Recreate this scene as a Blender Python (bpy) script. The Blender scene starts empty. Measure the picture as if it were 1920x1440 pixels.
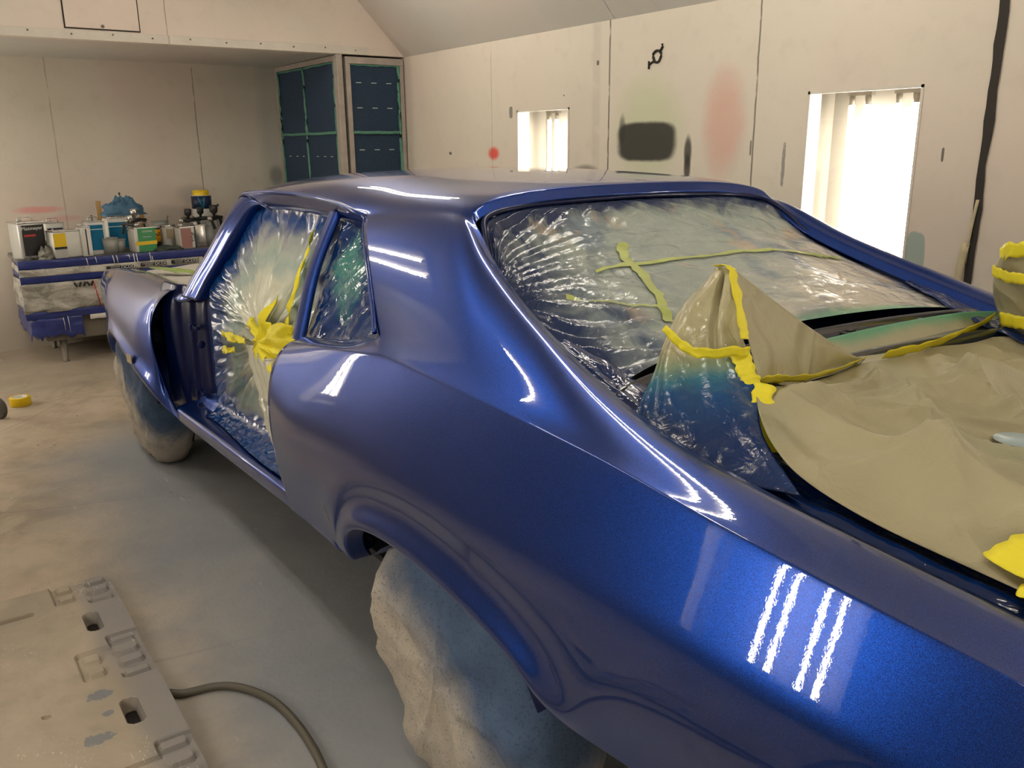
TUBE = 28.0; CTUBE = 34.0; EXPO = 0.43; CEILX = (-1.6, 1.0, 3.5)
import bpy, bmesh, math, random
from mathutils import Vector, Matrix, noise
random.seed(7)
S = bpy.context.scene
COL = S.collection

# ------------------------------------------------------------------ helpers
def link(o, parent=None):
    COL.objects.link(o)
    if parent is not None:
        o.parent = parent
    return o

def tag(o, label=None, cat=None, group=None, kind=None):
    if label: o['label'] = label
    if cat: o['category'] = cat
    if group: o['group'] = group
    if kind: o['kind'] = kind
    return o

def empty(name, loc, rz=0.0):
    o = bpy.data.objects.new(name, None)
    o.empty_display_size = 0.1
    o.location = loc
    o.rotation_euler = (0, 0, rz)
    COL.objects.link(o)
    return o

def wm(o):
    l = Matrix.Translation(o.location) @ o.rotation_euler.to_matrix().to_4x4()
    if o.parent is None: return l
    return wm(o.parent) @ o.matrix_parent_inverse @ l

def mesh_obj(name, bm, mat, parent=None, smooth=True, sub=0, solid=0.0, auto=None, bevel=0.0, world=True):
    me = bpy.data.meshes.new(name)
    bmesh.ops.recalc_face_normals(bm, faces=bm.faces[:])
    bm.to_mesh(me); bm.free()
    for p in me.polygons: p.use_smooth = smooth
    if isinstance(mat, (list, tuple)):
        for m in mat: me.materials.append(m)
    else:
        me.materials.append(mat)
    o = bpy.data.objects.new(name, me)
    COL.objects.link(o)
    if parent is not None:
        o.parent = parent
        if world: o.matrix_parent_inverse = wm(parent).inverted()
    if bevel > 0:
        m = o.modifiers.new('b', 'BEVEL'); m.width = bevel; m.segments = 2; m.limit_method = 'ANGLE'; m.angle_limit = 0.7
    if sub:
        m = o.modifiers.new('s', 'SUBSURF'); m.levels = sub; m.render_levels = sub
    if solid:
        m = o.modifiers.new('t', 'SOLIDIFY'); m.thickness = solid; m.offset = -1
    return o

def box(bm, c, s, rot=None, mi=0):
    """box centre c, full size s"""
    r = bmesh.ops.create_cube(bm, size=1.0)
    vs = r['verts']
    bmesh.ops.scale(bm, vec=s, verts=vs)
    if rot is not None:
        bmesh.ops.rotate(bm, cent=(0, 0, 0), matrix=rot, verts=vs)
    bmesh.ops.translate(bm, vec=c, verts=vs)
    for f in set(f for v in vs for f in v.link_faces): f.material_index = mi
    return vs

def box2(bm, a, b, mi=0):
    return box(bm, [(a[i]+b[i])/2 for i in range(3)], [abs(b[i]-a[i]) for i in range(3)], mi=mi)

def lathe(bm, prof, c=(0, 0, 0), seg=24, mi=0, axis='z', cap=True):
    """prof list of (r,z)"""
    rings = []
    for r, z in prof:
        ring = []
        for i in range(seg):
            a = 2*math.pi*i/seg
            p = (r*math.cos(a), r*math.sin(a), z)
            if axis == 'y': p = (p[0], p[2], p[1])
            if axis == 'x': p = (p[2], p[0], p[1])
            ring.append(bm.verts.new((p[0]+c[0], p[1]+c[1], p[2]+c[2])))
        rings.append(ring)
    for a, b in zip(rings, rings[1:]):
        for i in range(seg):
            f = bm.faces.new((a[i], a[(i+1) % seg], b[(i+1) % seg], b[i])); f.material_index = mi
    if cap:
        if prof[0][0] > 1e-5: bm.faces.new(rings[0]).material_index = mi
        if prof[-1][0] > 1e-5: bm.faces.new(rings[-1]).material_index = mi
    return rings

def tube(bm, pts, r, seg=8, closed=False, mi=0, cap=True):
    pts = [Vector(p) for p in pts]
    n = len(pts); rings = []
    up = Vector((0, 0, 1))
    for i, p in enumerate(pts):
        a = pts[i-1] if (i > 0 or closed) else pts[i]
        b = pts[(i+1) % n] if (i < n-1 or closed) else pts[i]
        t = (b-a).normalized()
        u = t.cross(up)
        if u.length < 1e-3: u = t.cross(Vector((1, 0, 0)))
        u.normalize(); w = u.cross(t).normalized()
        rr = r[i] if isinstance(r, (list, tuple)) else r
        rings.append([bm.verts.new(p + u*math.cos(2*math.pi*k/seg)*rr + w*math.sin(2*math.pi*k/seg)*rr) for k in range(seg)])
    m = n if closed else n-1
    for i in range(m):
        A, B = rings[i], rings[(i+1) % n]
        for k in range(seg):
            bm.faces.new((A[k], A[(k+1) % seg], B[(k+1) % seg], B[k])).material_index = mi
    if not closed and cap:
        bm.faces.new(rings[0]).material_index = mi; bm.faces.new(rings[-1]).material_index = mi

def crv(pts, n):
    """Catmull-Rom resample to n points"""
    P = [Vector(p) for p in pts]
    out = []
    m = len(P)-1
    for i in range(n):
        t = i/(n-1)*m
        k = min(int(t), m-1); f = t-k
        p0 = P[k-1] if k > 0 else P[k]*2-P[k+1]
        p1, p2 = P[k], P[k+1]
        p3 = P[k+2] if k+2 <= m else P[k+1]*2-P[k]
        out.append(0.5*((2*p1)+(p2-p0)*f+(2*p0-5*p1+4*p2-p3)*f*f+(3*p1-p0-3*p2+p3)*f**3))
    return out

def lerp(a, b, t): return a+(b-a)*t

def grid(bm, rows, uv=False, mi=0, flip=False):
    V = [[bm.verts.new(p) for p in r] for r in rows]
    nr, nc = len(V), len(V[0])
    uvl = bm.loops.layers.uv.verify() if uv else None
    for i in range(nr-1):
        for j in range(nc-1):
            q = [V[i][j], V[i][j+1], V[i+1][j+1], V[i+1][j]]
            cc = [(i, j), (i, j+1), (i+1, j+1), (i+1, j)]
            try:
                f = bm.faces.new(q)
            except ValueError:
                continue
            f.material_index = mi
            if uv:
                for l, (a, b) in zip(f.loops, cc):
                    l[uvl].uv = (b/(nc-1), a/(nr-1))
    return V

def mir(rows):
    return [[(p[0], -p[1], p[2]) for p in r] for r in rows]

def ctrl(rows, nr, nc):
    """resample a control grid smoothly"""
    A = [crv(r, nc) for r in rows]
    cols = [crv([A[i][j] for i in range(len(A))], nr) for j in range(nc)]
    return [[cols[j][i] for j in range(nc)] for i in range(nr)]

def fbm(p, s, o=4):
    return noise.fractal(Vector(p)*s, 1.0, 2.0, o)

# ------------------------------------------------------------------ materials
class NT:
    def __init__(s, name):
        s.m = bpy.data.materials.new(name); s.m.use_nodes = True
        s.t = s.m.node_tree; s.n = s.t.nodes; s.l = s.t.links
        for x in list(s.n): s.n.remove(x)
        s.out = s.n.new('ShaderNodeOutputMaterial')
    def node(s, typ, **kw):
        x = s.n.new(typ)
        for k, v in kw.items(): setattr(x, k, v)
        return x
    def set(s, sock, v):
        if hasattr(v, 'is_output') or isinstance(v, bpy.types.NodeSocket): s.l.new(v, sock)
        else:
            if hasattr(sock, 'default_value'):
                try: sock.default_value = v
                except Exception:
                    sock.default_value = tuple(v)+(1.0,)
    def math(s, op, a, b=0.0, c=None, clamp=False):
        x = s.node('ShaderNodeMath', operation=op, use_clamp=clamp)
        s.set(x.inputs[0], a); s.set(x.inputs[1], b)
        if c is not None: s.set(x.inputs[2], c)
        return x.outputs[0]
    def coord(s, which='Object'):
        return s.node('ShaderNodeTexCoord').outputs[which]
    def geo(s): return s.node('ShaderNodeNewGeometry').outputs['Position']
    def sep(s, v):
        x = s.node('ShaderNodeSeparateXYZ'); s.set(x.inputs[0], v); return x.outputs
    def noise(s, v, scale, detail=4, rough=0.55, dist=0.0):
        x = s.node('ShaderNodeTexNoise'); s.set(x.inputs['Vector'], v)
        x.inputs['Scale'].default_value = scale; x.inputs['Detail'].default_value = detail
        x.inputs['Roughness'].default_value = rough; x.inputs['Distortion'].default_value = dist
        return x.outputs['Fac']
    def map(s, v, loc=(0, 0, 0), sc=(1, 1, 1), rot=(0, 0, 0)):
        x = s.node('ShaderNodeMapping'); s.set(x.inputs[0], v)
        x.inputs[1].default_value = loc; x.inputs[2].default_value = rot; x.inputs[3].default_value = sc
        return x.outputs[0]
    def ramp(s, f, stops):
        x = s.node('ShaderNodeValToRGB'); s.set(x.inputs[0], f)
        e = x.color_ramp.elements
        while len(e) < len(stops): e.new(0.5)
        for k, (p, c) in zip(e, stops):
            k.position = p; k.color = (c, c, c, 1) if isinstance(c, (int, float)) else tuple(c)+(1,)
        return x.outputs[0]
    def sm(s, v, a, b):
        x = s.node('ShaderNodeMapRange', interpolation_type='SMOOTHSTEP'); s.set(x.inputs[0], v)
        x.inputs[1].default_value = a; x.inputs[2].default_value = b
        return x.outputs[0]
    def mix(s, f, a, b, mode='MIX'):
        x = s.node('ShaderNodeMix', data_type='RGBA', blend_type=mode)
        s.set(x.inputs[0], f)
        for sock, v in ((x.inputs[6], a), (x.inputs[7], b)):
            if isinstance(v, (tuple, list)): sock.default_value = tuple(v)+(1,)
            else: s.set(sock, v)
        return x.outputs[2]
    def bump(s, h, strength=0.3, dist=0.01, n=None):
        x = s.node('ShaderNodeBump'); x.inputs['Strength'].default_value = strength
        x.inputs['Distance'].default_value = dist; s.set(x.inputs['Height'], h)
        if n is not None: s.set(x.inputs['Normal'], n)
        return x.outputs[0]
    def bsdf(s, color, rough=0.5, metal=0.0, coat=0.0, coatr=0.03, normal=None, cnormal=None, spec=None, **kw):
        x = s.node('ShaderNodeBsdfPrincipled')
        if isinstance(color, (tuple, list)): x.inputs['Base Color'].default_value = tuple(color)+(1,)
        else: s.set(x.inputs['Base Color'], color)
        s.set(x.inputs['Roughness'], rough); s.set(x.inputs['Metallic'], metal)
        s.set(x.inputs['Coat Weight'], coat); s.set(x.inputs['Coat Roughness'], coatr)
        if normal is not None: s.set(x.inputs['Normal'], normal)
        if cnormal is not None: s.set(x.inputs['Coat Normal'], cnormal)
        if spec is not None: x.inputs['Specular IOR Level'].default_value = spec
        for k, v in kw.items(): s.set(x.inputs[k.replace('_', ' ')], v)
        return x.outputs[0]
    def done(s, sh):
        s.l.new(sh, s.out.inputs[0]); return s.m

def simple(name, color, rough=0.6, metal=0.0, coat=0.0, var=0.15, scale=8.0, bump=0.0, **kw):
    t = NT(name); c = t.coord()
    n = t.noise(c, scale)
    d = tuple(x*(1-var) for x in color); b = tuple(min(1, x*(1+var)) for x in color)
    col = t.mix(n, d, b)
    nm = t.bump(t.noise(c, scale*4), bump, 0.004) if bump else None
    return t.done(t.bsdf(col, rough, metal, coat, normal=nm, **kw))

BLUE = (0.004, 0.045, 0.30)
def m_paint():
    t = NT('metallic_blue_paint'); c = t.coord()
    fl = t.noise(c, 900, 1)
    col = t.mix(t.sm(fl, 0.35, 0.7), (0.0005, 0.020, 0.16), (0.0009, 0.060, 0.41))
    nb = t.bump(fl, 0.10, 0.001)
    op = t.bump(t.noise(c, 140, 2), 0.03, 0.001)
    return t.done(t.bsdf(col, 0.33, 0.85, 1.0, 0.01, normal=nb, cnormal=op, Coat_IOR=1.5))
M = {}
M['paint'] = m_paint()
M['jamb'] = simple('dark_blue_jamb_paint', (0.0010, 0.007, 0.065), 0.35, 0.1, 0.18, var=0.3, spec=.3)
M['jamb2'] = simple('inner_jamb_paint', (0.001, 0.022, 0.16), 0.3, 0.4, 0.6, var=0.2)
M['dark'] = simple('black_underbody', (0.01, 0.01, 0.012), 0.7)
M['rubber'] = simple('tyre_rubber', (0.02, 0.02, 0.02), 0.8)
M['steel'] = simple('dusty_steel', (0.22, 0.20, 0.17), 0.45, 0.6, var=0.3, scale=5)
M['black'] = simple('black_plastic', (0.015, 0.015, 0.016), 0.35)
M['white'] = simple('white_paint', (0.75, 0.73, 0.68), 0.45, var=0.08)
M['tape'] = simple('yellow_masking_tape', (0.90, 0.78, 0.03), 0.55, var=0.12, scale=14, bump=0.35)
M['yellow'] = simple('yellow_plastic', (0.85, 0.58, 0.01), 0.35, var=0.05)
# ------------------------------------------------------------------ room
XB, XR, YR, YL, ZW = 6.2, -4.2, -1.77, 2.45, 2.2
WINZ = (0.62, 1.745)
RWIN = [(2.81, 3.36), (0.54, 1.09), (-1.73, -1.18)]
LWIN = [(3.70, 4.45), (-0.42, 0.33), (-3.0, -2.25), (5.15, 5.90)]  # last window is added out of view to brighten back wall and bench

def wall_mat(name, marks=(), base=(0.70, 0.64, 0.545), axis='x', seams=()):
    """marks: (u, z, ru, rz, colour, strength, softness, noisy)"""
    t = NT(name); p = t.geo(); s = t.sep(p)
    U = s[0] if axis == 'x' else s[1]; Z = s[2]
    n1 = t.noise(p, 1.3, 5); n2 = t.noise(p, 9, 4); n3 = t.noise(p, 45, 3)
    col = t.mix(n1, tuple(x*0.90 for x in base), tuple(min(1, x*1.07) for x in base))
    col = t.mix(t.math('MULTIPLY', t.sm(n2, 0.5, 0.8), 0.22), col, (0.50, 0.44, 0.37))
    pk = t.noise(t.map(p, loc=(3, 1, 2)), 0.55, 2)
    col = t.mix(t.math('MULTIPLY', t.sm(pk, 0.48, 0.68), 0.30), col, (0.70, 0.50, 0.45))
    # grime low on the wall
    g = t.math('MULTIPLY', t.sm(t.math('ADD', Z, t.math('MULTIPLY', n1, 0.5)), 1.15, 0.35), 0.6)
    col = t.mix(g, col, (0.40, 0.355, 0.30))
    # specks
    v = t.node('ShaderNodeTexVoronoi'); t.set(v.inputs['Vector'], p); v.inputs['Scale'].default_value = 3.2
    col = t.mix(t.sm(v.outputs['Distance'], 0.022, 0.014), col, (0.12, 0.09, 0.07))
    for (u, z, ru, rz, c, st, soft, nz) in marks:
        du = t.math('DIVIDE', t.math('SUBTRACT', U, u), ru); dz = t.math('DIVIDE', t.math('SUBTRACT', Z, z), rz)
        pw = 4.0 if soft < 0.6 else 2.0
        d = t.math('ADD', t.math('POWER', t.math('ABSOLUTE', du), pw), t.math('POWER', t.math('ABSOLUTE', dz), pw))
        if nz: d = t.math('ADD', d, t.math('MULTIPLY', t.math('SUBTRACT', n2 if nz < 2 else n3, 0.5), nz*1.2))
        f = t.math('MULTIPLY', t.sm(d, 1.0, 1.0-soft), st)
        col = t.mix(f, col, c)
    for (u, w, st) in seams:
        d = t.math('ABSOLUTE', t.math('SUBTRACT', U, t.math('ADD', u, t.math('MULTIPLY', t.math('SUBTRACT', n2, 0.5), 0.012))))
        f = t.math('MULTIPLY', t.sm(d, w, w*0.35), st)
        col = t.mix(t.math('MULTIPLY', f, t.sm(n2, 0.25, 0.5)), col, (0.13, 0.11, 0.09))
    bmp = t.bump(t.math('ADD', t.math('MULTIPLY', n2, 0.6), t.math('MULTIPLY', n3, 0.25)), 0.22, 0.012)
    return t.done(t.bsdf(col, 0.62, normal=bmp, spec=0.35))

K = (0.035, 0.032, 0.028)
RM = [
 (2.12, 1.60, 0.34, 0.36, (0.50, 0.58, 0.34), 0.55, 1.0, 0.5),
 (1.58, 1.62, 0.17, 0.33, (0.66, 0.30, 0.24), 0.55, 1.0, 0.5),
 (2.135, 1.535, 0.25, 0.115, K, 0.97, 0.59, 0.30),
 (2.33, 1.60, 0.035, 0.11, K, 0.7, 1.0, 0.3),
 (1.815, 1.48, 0.034, 0.10, K, 0.9, 0.8, 0.2),
 (1.815, 1.40, 0.03, 0.09, K, 0.9, 0.8, 0.2),
 (3.645, 1.47, 0.085, 0.055, (0.75, 0.06, 0.04), 0.9, 0.9, 0.3),
 (2.65, 1.375, 0.14, 0.04, K, 0.6, 1.0, 0.5),
 (3.43, 1.735, 0.020, 0.038, (0.22, 0.20, 0.18), 0.9, 0.3, 1.0),
 (2.16, 1.31, 0.30, 0.012, K, 0.8, 0.9, 0.2),
 (4.22, 1.47, 0.025, 0.014, K, 0.8, 0.6, 1.0),
 (0.50, 1.03, 0.045, 0.13, (0.30, 0.40, 0.36), 0.85, 0.3, 1.2),
 (1.20, 1.42, 0.010, 0.10, (0.16, 0.14, 0.16), 0.7, 0.5, 2.5),
 (0.43, 1.47, 0.006, 0.03, K, 0.8, 0.5, 1.0),
 (1.40, 1.50, 0.006, 0.04, K, 0.7, 0.5, 1.0),
 (2.55, 1.98, 0.012, 0.014, K, 0.8, 0.4, 0.3),
 (-0.9, 1.75, 0.7, 0.45, (0.70, 0.46, 0.42), 0.35, 1.0, 0.5),
]
M['wall_right'] = wall_mat('right_wall_painted_board', RM, seams=[(2.447, 0.008, 0.95), (1.386, 0.007, 0.85), (3.659, 0.006, 0.35), (2.56, 0.05, 0.12), (-2.0, 0.008, 0.8)])
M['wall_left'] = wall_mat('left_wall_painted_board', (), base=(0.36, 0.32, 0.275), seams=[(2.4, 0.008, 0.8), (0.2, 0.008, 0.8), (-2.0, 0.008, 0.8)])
BM = [
 (0.80, 1.075, 0.22, 0.035, (0.78, 0.22, 0.22), 0.6, 1.0, 0.8),
 (0.62, 1.00, 0.16, 0.03, (0.75, 0.30, 0.30), 0.4, 1.0, 0.8),
 (-0.40, 1.15, 0.18, 0.10, (0.42, 0.39, 0.36), 0.5, 1.0, 0.8),
 (-1.18, 1.6, 0.20, 1.6, (0.44, 0.46, 0.42), 0.5, 0.9, 0.1),
 (-1.15, 1.28, 0.09, 0.12, (0.12, 0.13, 0.12), 0.6, 1.0, 0.5),
 (1.4, 1.9, 0.5, 0.5, (0.76, 0.50, 0.46), 0.45, 1.0, 0.3),
 (-0.17, 0.98, 0.25, 0.11, (0.40, 0.37, 0.33), 0.5, 1.0, 1.0),
]
M['wall_back'] = wall_mat('back_wall_painted_board', BM, axis='y', base=(0.72, 0.665, 0.575), seams=[(0.60, 0.006, 0.4), (-0.49, 0.006, 0.7), (1.8, 0.006, 0.5)])
M['wall_plain'] = wall_mat('bulkhead_painted_board', (), axis='y', base=(0.74, 0.67, 0.585), seams=[(0.02, 0.005, 0.6), (1.4, 0.005, 0.5)])
M['ceiling'] = wall_mat('ceiling_painted_board', (), base=(0.58, 0.56, 0.51), seams=[(2.41, 0.006, 0.6), (0.2, 0.006, 0.5), (-2.0, 0.006, 0.5)])
M['trim'] = simple('painted_metal_trim', (0.66, 0.61, 0.54), 0.5, var=0.12, scale=12)
M['gap'] = simple('dark_gap', (0.03, 0.025, 0.02), 0.8)
M['inset'] = simple('inset_enamel', (0.24, 0.22, 0.185), 0.35, var=0.05)

def m_floor():
    t = NT('dusty_concrete_floor'); p = t.geo(); s = t.sep(p)
    n1 = t.noise(p, 1.6, 6, 0.6, 0.3); n2 = t.noise(p, 7, 5, 0.6); n3 = t.noise(p, 60, 3)
    col = t.mix(t.sm(n1, 0.3, 0.7), (0.36, 0.29, 0.21), (0.58, 0.475, 0.355))
    n4 = t.noise(t.map(p, loc=(9, 4, 0)), 3.4, 6, .65, .8); col = t.mix(t.math('MULTIPLY', t.sm(n4, 0.42, 0.60), 0.45), col, (0.62, 0.53, 0.41))
    vc = t.node('ShaderNodeTexVoronoi', feature='DISTANCE_TO_EDGE'); t.set(vc.inputs['Vector'], t.mix(.12, p, t.node('ShaderNodeTexNoise').outputs['Color'])); vc.inputs['Scale'].default_value = 1.1
    col = t.mix(t.math('MULTIPLY', t.sm(vc.outputs['Distance'], 0.010, 0.0), 0.35), col, (0.20, 0.165, 0.13))
    col = t.mix(t.math('MULTIPLY', t.sm(n2, 0.45, 0.75), 0.5), col, (0.33, 0.28, 0.22))
    # blue overspray lying on the floor beside the car body
    dy = t.math('SUBTRACT', s[1], 0.92); dx = t.math('ABSOLUTE', t.math('SUBTRACT', s[0], 1.5))
    dx = t.math('MAXIMUM', t.math('SUBTRACT', dx, 1.7), 0.0)
    d = t.math('ADD', t.math('MAXIMUM', dy, 0.0), t.math('MULTIPLY', dx, 0.8))
    d = t.math('ADD', d, t.math('MULTIPLY', t.math('SUBTRACT', n1, 0.5), 0.55))
    d = t.math('ADD', d, t.math('MULTIPLY', t.math('SUBTRACT', n2, 0.5), 0.12))
    f = t.math('MULTIPLY', t.sm(d, 0.62, 0.0), 0.85)
    col = t.mix(f, col, t.mix(n1, (0.22, 0.26, 0.32), (0.35, 0.37, 0.40)))
    # floor turns greyer and darker towards the back wall
    col = t.mix(t.math('MULTIPLY', t.sm(t.math('ADD', s[0], t.math('MULTIPLY', n1, 0.8)), 4.3, 5.6), 0.6), col, (0.27, 0.235, 0.19))
    v = t.node('ShaderNodeTexVoronoi'); t.set(v.inputs['Vector'], p); v.inputs['Scale'].default_value = 6
    col = t.mix(t.sm(v.outputs['Distance'], 0.045, 0.03), col, (0.10, 0.09, 0.09))
    sc = t.noise(t.map(p, sc=(3, 14, 1), rot=(0, 0, 0.6)), 2.2, 2)
    col = t.mix(t.math('MULTIPLY', t.sm(sc, 0.70, 0.74), 0.35), col, (0.62, 0.60, 0.58))
    b = t.bump(t.math('ADD', n2, t.math('MULTIPLY', n3, 0.4)), 0.25, 0.01)
    return t.done(t.bsdf(col, 0.62, normal=b, spec=0.4))
M['floor'] = m_floor()

def struct(name, bm, m, **kw):
    o = mesh_obj(name, bm, m, smooth=False, **kw); o['kind'] = 'structure'; return o

bm = bmesh.new(); box2(bm, (XR-.1, YR-.35, -0.1), (XB+.1, YL+.35, 0)); struct('floor', bm, M['floor'])
T = 0.10
def side_wall(name, y, d, wins, m):
    bm = bmesh.new()
    xs = sorted(wins)
    cur = XR
    ya, yb = (y, y+d*T)
    for a, b in xs:
        box2(bm, (cur, ya, 0), (a, yb, ZW)); 
        box2(bm, (a, ya, 0), (b, yb, WINZ[0])); box2(bm, (a, ya, WINZ[1]), (b, yb, ZW))
        cur = b
    box2(bm, (cur, ya, 0), (XB, yb, ZW))
    return struct(name, bm, m)
side_wall('wall_right', YR, -1, RWIN, M['wall_right'])
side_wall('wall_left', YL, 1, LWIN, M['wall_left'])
bm = bmesh.new(); box2(bm, (XB, YR-.1, 0), (XB+T, YL+.1, ZW+.02)); struct('wall_back', bm, M['wall_back'])
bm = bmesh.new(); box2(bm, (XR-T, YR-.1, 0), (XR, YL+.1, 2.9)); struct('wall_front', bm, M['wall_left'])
# bulkhead above the exhaust recess, its soffit and lip
XS = 4.88; ZC = 2.80; YS = -1.18; YS2 = 1.86
bm = bmesh.new()
o = [(YR-.02, ZW), (YL+.02, ZW), (YL+.02, ZW+.01), (YS2, ZC+.01), (YS, ZC+.01), (YR-.02, ZW+.01)]
f = [bm.verts.new((XS, a, b)) for a, b in o]; g = [bm.verts.new((XS+.08, a, b)) for a, b in o]
bm.faces.new(f); bm.faces.new(g)
for i in range(6): bm.faces.new((f[i], f[(i+1) % 6], g[(i+1) % 6], g[i]))
struct('wall_bulkhead', bm, M['wall_plain'])
bm = bmesh.new(); box2(bm, (XS+.08, YR, ZW), (XB, YL, ZW+.06)); struct('ceiling_soffit', bm, M['ceiling'])
bm = bmesh.new()
box2(bm, (XS-.006, -1.46, ZW), (XS, 0.01, ZW+.055)); box2(bm, (XS-.006, 0.02, ZW), (XS, YL-.02, ZW+.055))
tr = struct('trim_1', bm, M['trim'], bevel=.0015)
bm = bmesh.new()
for i in range(16):
    y = -1.35+i*0.245
    lathe(bm, [(.006, 0), (.005, .003), (0.0, .004)], (XS-.010, y, ZW+.03+.008*(i % 2)), 10, axis='x', cap=False)
mesh_obj('rivet_row', bm, M['steel'], tr)
# access hatch in the bulkhead
h = empty('access_hatch', (XS-.001, 0.415, 2.50))
tag(h, 'flush cream access hatch outlined by a dark gap, high on the bulkhead above the bench', 'hatch')
bm = bmesh.new(); box2(bm, (XS-.004, 0.19, 2.262), (XS-.0005, 0.645, 2.70)); mesh_obj('gap', bm, M['gap'], h, False)
bm = bmesh.new(); box2(bm, (XS-.012, 0.198, 2.270), (XS-.0045, 0.637, 2.692)); mesh_obj('panel', bm, M['wall_plain'], h, False)
bm = bmesh.new(); lathe(bm, [(.010, 0), (.010, -.006), (.004, -.008)], (XS-.012, .42, 2.285), 12, axis='x'); mesh_obj('latch', bm, M['steel'], h)
# sloping hips and flat ceiling
def slab(name, pts, m):
    bm = bmesh.new()
    vs = [bm.verts.new(p) for p in pts]; f = bm.faces.new(vs)
    r = bmesh.ops.extrude_face_region(bm, geom=[f])
    bmesh.ops.translate(bm, vec=(0, 0, .05), verts=[v for v in r['geom'] if isinstance(v, bmesh.types.BMVert)])
    return struct(name, bm, m)
slab('ceiling_slope_right', [(XR, YR, ZW), (XS, YR, ZW), (XS, YS, ZC), (XR, YS, ZC)], M['ceiling'])
slab('ceiling_slope_left', [(XR, YL, ZW), (XS, YL, ZW), (XS, YS2, ZC), (XR, YS2, ZC)], M['ceiling'])
slab('ceiling', [(XR, YS, ZC), (XS+.05, YS, ZC), (XS+.05, YS2, ZC), (XR, YS2, ZC)], M['ceiling'])

# inset light windows
def m_tube(strength):
    t = NT('fluorescent_tube'); e = t.node('ShaderNodeEmission')
    e.inputs[0].default_value = (1.0, 0.92, 0.79, 1); e.inputs[1].default_value = strength
    return t.done(e.outputs[0])
M['tube'] = m_tube(TUBE); M['ctube'] = m_tube(CTUBE); M['fill_tube'] = m_tube(TUBE*1.5)
def m_pane():
    t = NT('clear_glass_pane'); a = t.node('ShaderNodeBsdfTransparent'); g = t.node('ShaderNodeBsdfGlossy')
    g.inputs['Roughness'].default_value = 0.02
    fr = t.node('ShaderNodeLayerWeight'); fr.inputs[0].default_value = .5; f5 = t.math('MULTIPLY_ADD', t.math('POWER', fr.outputs['Facing'], 5.0), .9, .04)
    x = t.node('ShaderNodeMixShader'); t.l.new(f5, x.inputs[0]); t.l.new(a.outputs[0], x.inputs[1]); t.l.new(g.outputs[0], x.inputs[2])
    return t.done(x.outputs[0])
M['pane'] = m_pane()
wn = 0
def light_window(x0, x1, y, d, ext=0.0, tm='tube'):
    """d = outward sign"""
    global wn
    wn += 1
    z0, z1 = WINZ; D = 0.19; yo = y+d*.012
    w = empty('window_%d' % wn, ((x0+x1)/2, y, z0)); w['kind'] = 'structure'
    bm = bmesh.new(); e = .015; X0, X1, Z0, Z1 = x0-.06, x1+.06+ext*1.3, z0-.06, z1+.10
    ya, yb = y+d*T, y+d*(T+D)
    box2(bm, (X0, yb, Z0), (X1, yb+d*e, Z1)); box2(bm, (X0-e, ya, Z0), (X0, yb, Z1)); box2(bm, (X1, ya, Z0), (X1+e, yb, Z1))
    box2(bm, (X0, ya, Z0-e), (X1, yb, Z0)); box2(bm, (X0, ya, Z1), (X1, yb, Z1+e))
    mesh_obj('light_box', bm, M['inset'], w, False)
    bm = bmesh.new()
    for a, b in (((x0, z0), (x0+.012, z1)), ((x1-.012, z0), (x1, z1)), ((x0, z0), (x1, z0+.012)), ((x0, z1-.012), (x1, z1))):
        box2(bm, (a[0], y-d*.003, a[1]), (b[0], y+d*.02, b[1]))
    mesh_obj('window_frame', bm, M['trim'], w, False)
    bm = bmesh.new(); box2(bm, (x0+.012, y+d*.008, z0+.012), (x1-.012, y+d*.012, z1-.012)); mesh_obj('pane', bm, M['pane'], w, False)
    c = (x0+x1)/2+(.025 if d < 0 else -.02)+ext
    for dx in (-.155, -.075, .075, .155):
        bm = bmesh.new(); lathe(bm, [(.013, z0+.06), (.013, z1-.06)], (c+dx, y+d*(T+.10), 0), 12)
        tb = mesh_obj('fluorescent_tube', bm, M[tm], w)
        bm = bmesh.new(); lathe(bm, [(.014, z1-.06), (.014, z1-.02)], (c+dx, y+d*(T+.10), 0), 10); lathe(bm, [(.014, z0+.02), (.014, z0+.06)], (c+dx, y+d*(T+.10), 0), 10)
        mesh_obj('tube_cap', bm, M['inset'], tb)
    bm = bmesh.new()
    for s in (-.115, .115): box2(bm, (c+s-.06, y+d*(T+.09), z1-.02), (c+s+.06, y+d*(T+.12), z1+.01)); box2(bm, (c+s-.06, y+d*(T+.09), z0-.005), (c+s+.06, y+d*(T+.12), z0+.02))
    mesh_obj('lamp_holder', bm, M['inset'], w, False)
    return w
for a, b in RWIN: light_window(a, b, YR, -1)
for a, b in LWIN: light_window(a, b, YL, 1, .36 if 3 < a < 5 else 0, 'tube' if a < 5 else 'fill_tube')  # the added fill window by the bench gets brighter tubes
# ceiling troughs with tubes
for cx, cy in [(a, b) for a in CEILX for b in (-.55, 1.45)]:
    cl = empty('ceiling_light', (cx, cy, ZC)); 
    tag(cl, 'overhead fluorescent trough fixed under the flat booth ceiling', 'ceiling light', 'overhead fluorescent troughs')
    bm = bmesh.new(); box2(bm, (cx-.6, cy-.2, ZC-.05), (cx+.6, cy+.2, ZC)); mesh_obj('trough', bm, M['inset'], cl, False, bevel=.004)
    for k in (-1, 1):
        bm = bmesh.new(); lathe(bm, [(.013, -.58), (.013, .58)], (cx, cy+k*.08, ZC-.07), 10, axis='x'); mesh_obj('fluorescent_tube', bm, M['ctube'], cl)
        bm = bmesh.new(); box2(bm, (cx-.60, cy+k*.08-.015, ZC-.085), (cx-.58, cy+k*.08+.015, ZC-.05)); box2(bm, (cx+.58, cy+k*.08-.015, ZC-.085), (cx+.60, cy+k*.08+.015, ZC-.05)); mesh_obj('tube_holder', bm, M['inset'], cl, False)

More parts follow.
